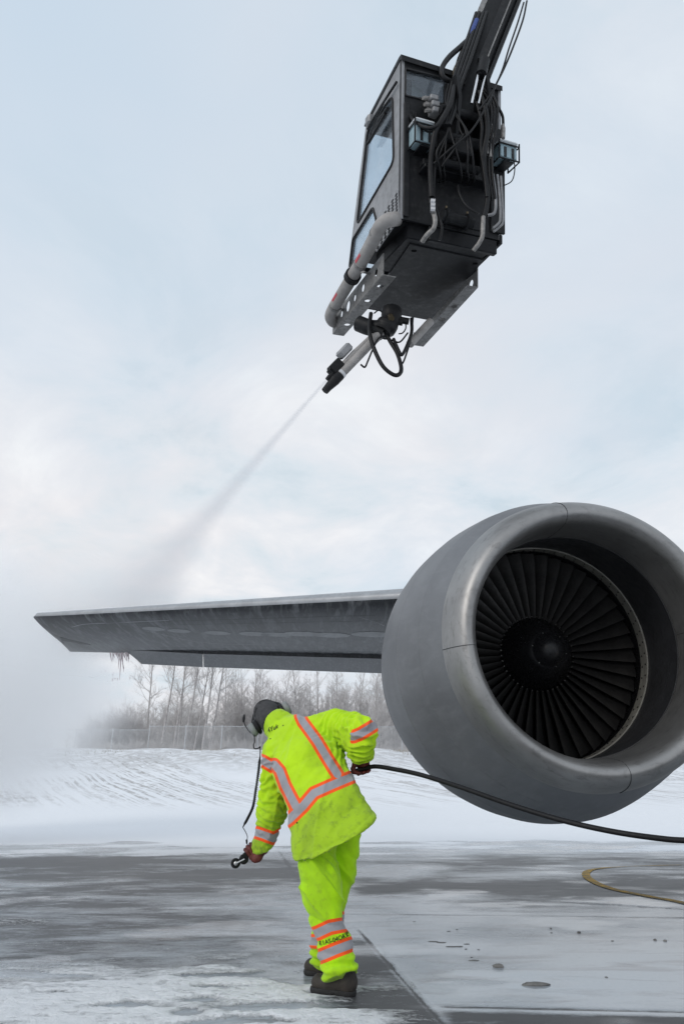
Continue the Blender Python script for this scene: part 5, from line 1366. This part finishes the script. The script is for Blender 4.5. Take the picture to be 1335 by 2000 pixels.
    rail(-.02, 1, (748, 536), (650, 652), ((.12, .052), (.36, .05), (.52, .045), (.66, .07), (.80, .045)), ((.15, .042), (.38, .042), (.80, .042)), .24, 0)
    rail(CW*.98, -1, (932, 561), (826, 676), ((.10, .05), (.30, .04)), ((.30, .042), (.52, .042)), .24, 0)
    # ---- white air duct down the left flank
    def L(px, py, x): return cl(px, py, 0, x)
    dp = spline([L(776, 428, .06), L(768, 428, -.06), L(755, 431, -.13), L(742, 442, -.15), L(733, 460, -.15), L(712, 500, -.15), L(688, 540, -.15), L(664, 580, -.15), L(650, 604, -.15), L(645, 618, -.12), L(650, 628, -.05), L(660, 630, .03)], 6)
    du = P('air_duct', MB().tube(dp, .075, 20), M_PIPE, None, 60)
    fl = L(688, 540, -.15); f2 = L(683, 548.5, -.15); f0 = L(693, 531.5, -.15)
    P('duct_flange', MB().tube([f0+(fl-f0)*.55, fl, fl+(f2-fl)*.45], .098, 24), M_BOOM, du, 40)
    for px, py in ((735, 455), (704, 514), (655, 596)):
        a = L(px, py, -.15); b = L(px-2.2, py+3.8, -.15); P('duct_band', MB().tube([a, b], .079, 20), M_ALU, du, 40)
    for (px, py) in ((714, 497), (668, 573)):
        a = L(px, py, -.15); b = L(px-9, py+15, -.15); t = V(b-a).normalized(); o = V((-AF)@CR); o = (o-t*o.dot(t)).normalized(); s = t.cross(o); mb = MB(); rr = []
        for q in (a, b):
            rr.append([V(q)+(o*math.cos(u)+s*math.sin(u))*rr_ for rr_ in (.0765,) for u in np.linspace(.25, .75, 5)]+[V(q)+(o*math.cos(u)+s*math.sin(u))*.074 for u in np.linspace(.75, .25, 5)])
        mb.loft(rr); P('red_label', mb, M_RED, du)
    for px, py in ((722, 535), (670, 605)):
        a = L(px, py, -.02); b = L(px-14, py-4, -.14); P('duct_bracket', MB().tube([a, (a+b)/2, b], [.04, .02, .03], 8, ky=.4), M_ALU, du)
    # ---- spray turret, barrel and nozzle below the front
    def N(px, py, dY=0.): return (at(px, py, Ym+CD*.85+dY)-CO)@CR
    tu = P('spray_turret', MB().tube(spline([N(765, 606), N(762, 625), N(752, 640), N(745, 650)], 5), [.12]*4+[.115]*4+[.13]*4+[.11]*4, 16), M_BLACK, None, 50)
    P('turret_flange', MB().tube([N(727, 645), N(748, 652)], .075, 18), M_BLACK, tu, 40); P('turret_elbow', MB().tube(spline([N(700, 632, .1), N(722, 640, .05), N(745, 640), N(768, 630)], 5), .095, 14), M_BOOM, tu, 50)
    for px, py in ((778, 628), (790, 626)): P('turret_motor', MB().tube([N(px-14, py-2), N(px+8, py+2)], .04, 12), M_BLACK, tu, 40)
    P('turret_cap', MB().tube([N(762, 618, -.1), N(764, 622, -.14)], .035, 10), M_BRASS, tu)
    br = P('spray_barrel', MB().tube([N(742, 650), N(730, 663), N(658, 738)], [.062, .055, .052], 20), M_PIPE, None, 50)
    P('barrel_collar', MB().tube([N(663, 733), N(653, 743)], .060, 20), M_BOOM, br, 40); P('barrel_ring', MB().tube([N(668, 728), N(664, 732)], .058, 20), M_STEEL, br, 40)
    P('foam_nozzle', MB().tube([N(654, 742), N(640, 757), N(634, 764)], [.062, .045, .042], 18), M_BLACK, br, 40)
    b2_ = P('thin_barrel', MB().tube([N(728, 655, -.02), N(690, 690, -.02), N(668, 712, -.02)], [.03, .03, .026], 14), M_PIPE, br, 50)
    P('jet_nozzle', MB().tube([N(648, 730, -.02), N(638, 741, -.02)], [.028, .022], 12), M_BLACK, br, 40)
    P('nozzle_drive', MB().box(N(655, 716, -.02), (.12, .16, .11), CR_rot(), .01), M_BLACK, br); P('nozzle_drive', MB().box(N(648, 724, -.02), (.07, .1, .08), CR_rot(), .01), M_BOOM, br)
    P('work_lamp', MB().box(N(672, 686, -.03), (.14, .18, .10), CR_rot(), .02), M_CABL, br)
    P('nozzle_link', MB().tube([N(668, 712, -.02), N(652, 728, -.02)], .018, 8), M_STEEL, br)
    def nh(pts, r, m=M_HOSE): return P('control_hose', MB().tube(spline([N(*q) for q in pts], 8), r, 8), m, tu, 70)
    nh([(724, 612, -.05), (721, 640, -.12), (726, 670, -.16), (745, 712, -.18), (766, 731, -.16), (779, 731, -.12), (783, 718, -.08), (775, 690, -.03), (762, 668), (755, 655)], .024)
    nh([(803, 622, .05), (803, 650), (792, 680, -.05), (784, 693, -.05), (778, 685, -.05), (768, 662)], .020); nh([(806, 620, .1), (802, 660), (790, 700, -.04), (784, 712, -.06)], .011)
    nh([(752, 656, -.05), (738, 662, -.08), (726, 686, -.06), (718, 705, -.04), (712, 717, -.04), (704, 712, -.04)], .011); nh([(796, 650), (780, 668), (764, 664)], .010); nh([(730, 612), (740, 606), (752, 615), (762, 606)], .008)
    nh([(790, 624), (792, 640), (786, 650), (778, 652)], .008); nh([(668, 700, -.03), (660, 703, -.03), (652, 712, -.03)], .007)
    P('turret_tube', MB().tube([N(840, 628, .25), N(815, 655, .2), N(800, 672, .15)], .05, 12), M_PIPE, tu, 50)
def CR_rot():
    v = V((at(658, 738, 7)-at(730, 663, 7))@CR).normalized(); return v.to_track_quat('Y', 'Z').to_matrix()
cab()

# ================================================================== SPRAY, MIST, DRIPS
def vol_mat(name, color, dens_fn, step, aniso=.0):
    k = NT(name); v = k.n('ShaderNodeVolumePrincipled'); v.inputs['Color'].default_value = (*color, 1); v.inputs['Anisotropy'].default_value = aniso
    k.set(v.inputs['Density'], dens_fn(k)); k.l(v.outputs[0], k.out.inputs['Volume']); k.m.cycles.volume_step_rate = step; return k.m
def spray():
    a = at(636, 744, CO[1]+CD*.85-.02); b = at(232, 1205, 11.9); d = V(b-a); L = d.length; d.normalize()
    prof = [(0, .022), (.08, .045), (.25, .10), (.45, .21), (.62, .46), (.8, .80), (1., 1.15)]          # radius along the throw
    q = d.to_track_quat('Z', 'Y'); M = Matrix.Translation(V(a)) @ q.to_matrix().to_4x4()
    o = MB().loft([[(r*math.cos(t)*1.05, r*math.sin(t)*1.05, L*s) for t in np.linspace(0, 2*math.pi, 25)[:-1]] for s, r in prof]).build('spray_jet', None)
    o.matrix_world = M
    def dens(k):
        P = k.n('ShaderNodeTexCoord').outputs['Object']; sp = k.n('ShaderNodeSeparateXYZ'); k.l(P, sp.inputs[0])
        s = k.math('DIVIDE', sp.outputs[2], L); r = k.math('SQRT', k.math('ADD', k.math('POWER', sp.outputs[0], 2.), k.math('POWER', sp.outputs[1], 2.)))
        fc = k.n('ShaderNodeFloatCurve'); c = fc.mapping.curves[0]
        for i, (t, rr) in enumerate(prof):
            if i in (0, len(prof)-1): c.points[0 if i == 0 else -1].location = (t, rr)
            else: c.points.new(t, rr)
        for p_ in c.points: p_.handle_type = 'VECTOR'
        fc.mapping.update(); k.l(s, fc.inputs['Value']); R = fc.outputs[0]
        f = k.math('SUBTRACT', 1.0, k.math('DIVIDE', r, R), clamp=True)
        st = k.n('ShaderNodeCombineXYZ'); k.l(k.math('DIVIDE', sp.outputs[0], R), st.inputs[0]); k.l(k.math('DIVIDE', sp.outputs[1], R), st.inputs[1]); k.l(k.math('MULTIPLY', s, 2.2), st.inputs[2])
        n = k.noise(st.outputs[0], 2.2, 5, .6, .3)
        f = k.math('MULTIPLY', k.math('POWER', f, 1.3), k.mixf(k.math('MULTIPLY', s, 3.0, clamp=True), 1.0, k.math('MULTIPLY_ADD', n, 1.3, .35)))
        amt = k.math('DIVIDE', k.mixf(s, 1.0, .60), R)                        # the same water spread over a wider throw
        return k.math('MULTIPLY', f, k.math('MULTIPLY', amt, .58))
    o.data.materials.append(vol_mat('pink_spray', (.86, .86, .885), dens, .12, .2))
    tag(o, 'pinkish grey jet of de-icing fluid fanning out from the nozzle to the wing tip', 'spray', kind='stuff')
spray()
def mist():
    import bmesh
    def blob(name, c, r, dmax, nscale, label, seed, edge=(.0, .75), flat=1.):
        bm = bmesh.new(); bmesh.ops.create_icosphere(bm, subdivisions=4, radius=1.0); me = bpy.data.meshes.new(name); bm.to_mesh(me); bm.free()
        def dens(k):
            P = k.n('ShaderNodeTexCoord').outputs['Object']; ln = k.n('ShaderNodeVectorMath'); ln.operation = 'LENGTH'; k.l(P, ln.inputs[0])
            mp = k.coord('Object', (r[0]/4, r[1]/4, r[2]/4), (0, 0, 0), (seed, seed*.7, 0)); n = k.noise(mp, nscale, 6, .6, .5)
            f = k.math('SUBTRACT', 1.0, ln.outputs['Value'], clamp=True)
            e = k.math('MULTIPLY_ADD', k.math('SUBTRACT', n, .5), .95, f)
            e = k.n('ShaderNodeMapRange') and k.ramp(e, [(edge[0]+.12, 0.), (edge[0]+.36, .35), (edge[1], 1.)])
            return k.math('MULTIPLY', k.math('MULTIPLY', e, k.math('MULTIPLY', f, 4.0, clamp=True)), dmax)
        o = link(name, me, vol_mat(name, (.995, .996, .998), dens, .35, .0)); o.location = c; o.scale = r
        tag(o, label, 'mist', kind='stuff'); return o
    blob('spray_mist', at(-150, 1335, 14.8), (5.1, 4.2, 4.0), 1.5, 1.5, 'thick white cloud of spray mist boiling behind the wing tip', 1.3)
    blob('rebound_mist', at(175, 1180, 12.6), (2.8, 2.0, 1.3), .48, 2.6, 'thin veil of mist rising where the jet strikes the wing tip', 4.1)
mist()
def drips():
    rng = random.Random(8); mb = MB()
    m = worn('pink_fluid', (.80, .66, .68), .35, var=.2, scale=10)
    for i in range(18):
        t = i/17; px = 216+t*36+rng.uniform(-2, 2); p = at(px, 1272+t*2, 13.5-t*.3); Lh = rng.uniform(.05, .22)+(.38 if 7 < i < 12 else 0)*rng.uniform(.4, 1.); dx = rng.uniform(.0, .10)
        pts = [p, p+np.array([dx*.3, 0, -Lh*.35]), p+np.array([dx*.7, 0, -Lh*.75]), p+np.array([dx, 0, -Lh])]
        mb.tube(pts, [.014, .010, .006, .003], 6)
    for i in range(14):
        p = at(222+rng.gauss(0, 34), 1300+abs(rng.gauss(0, 26)), 13.3+rng.gauss(0, .3)); mb.tube([p, p+np.array([.004, 0, -rng.uniform(.02, .06)])], [.005, .002], 4)
    o = mb.build('dripping_fluid', m, None, 60); tag(o, 'pink de-icing fluid dripping from the trailing edge near the wing tip', 'fluid', kind='stuff')
drips()
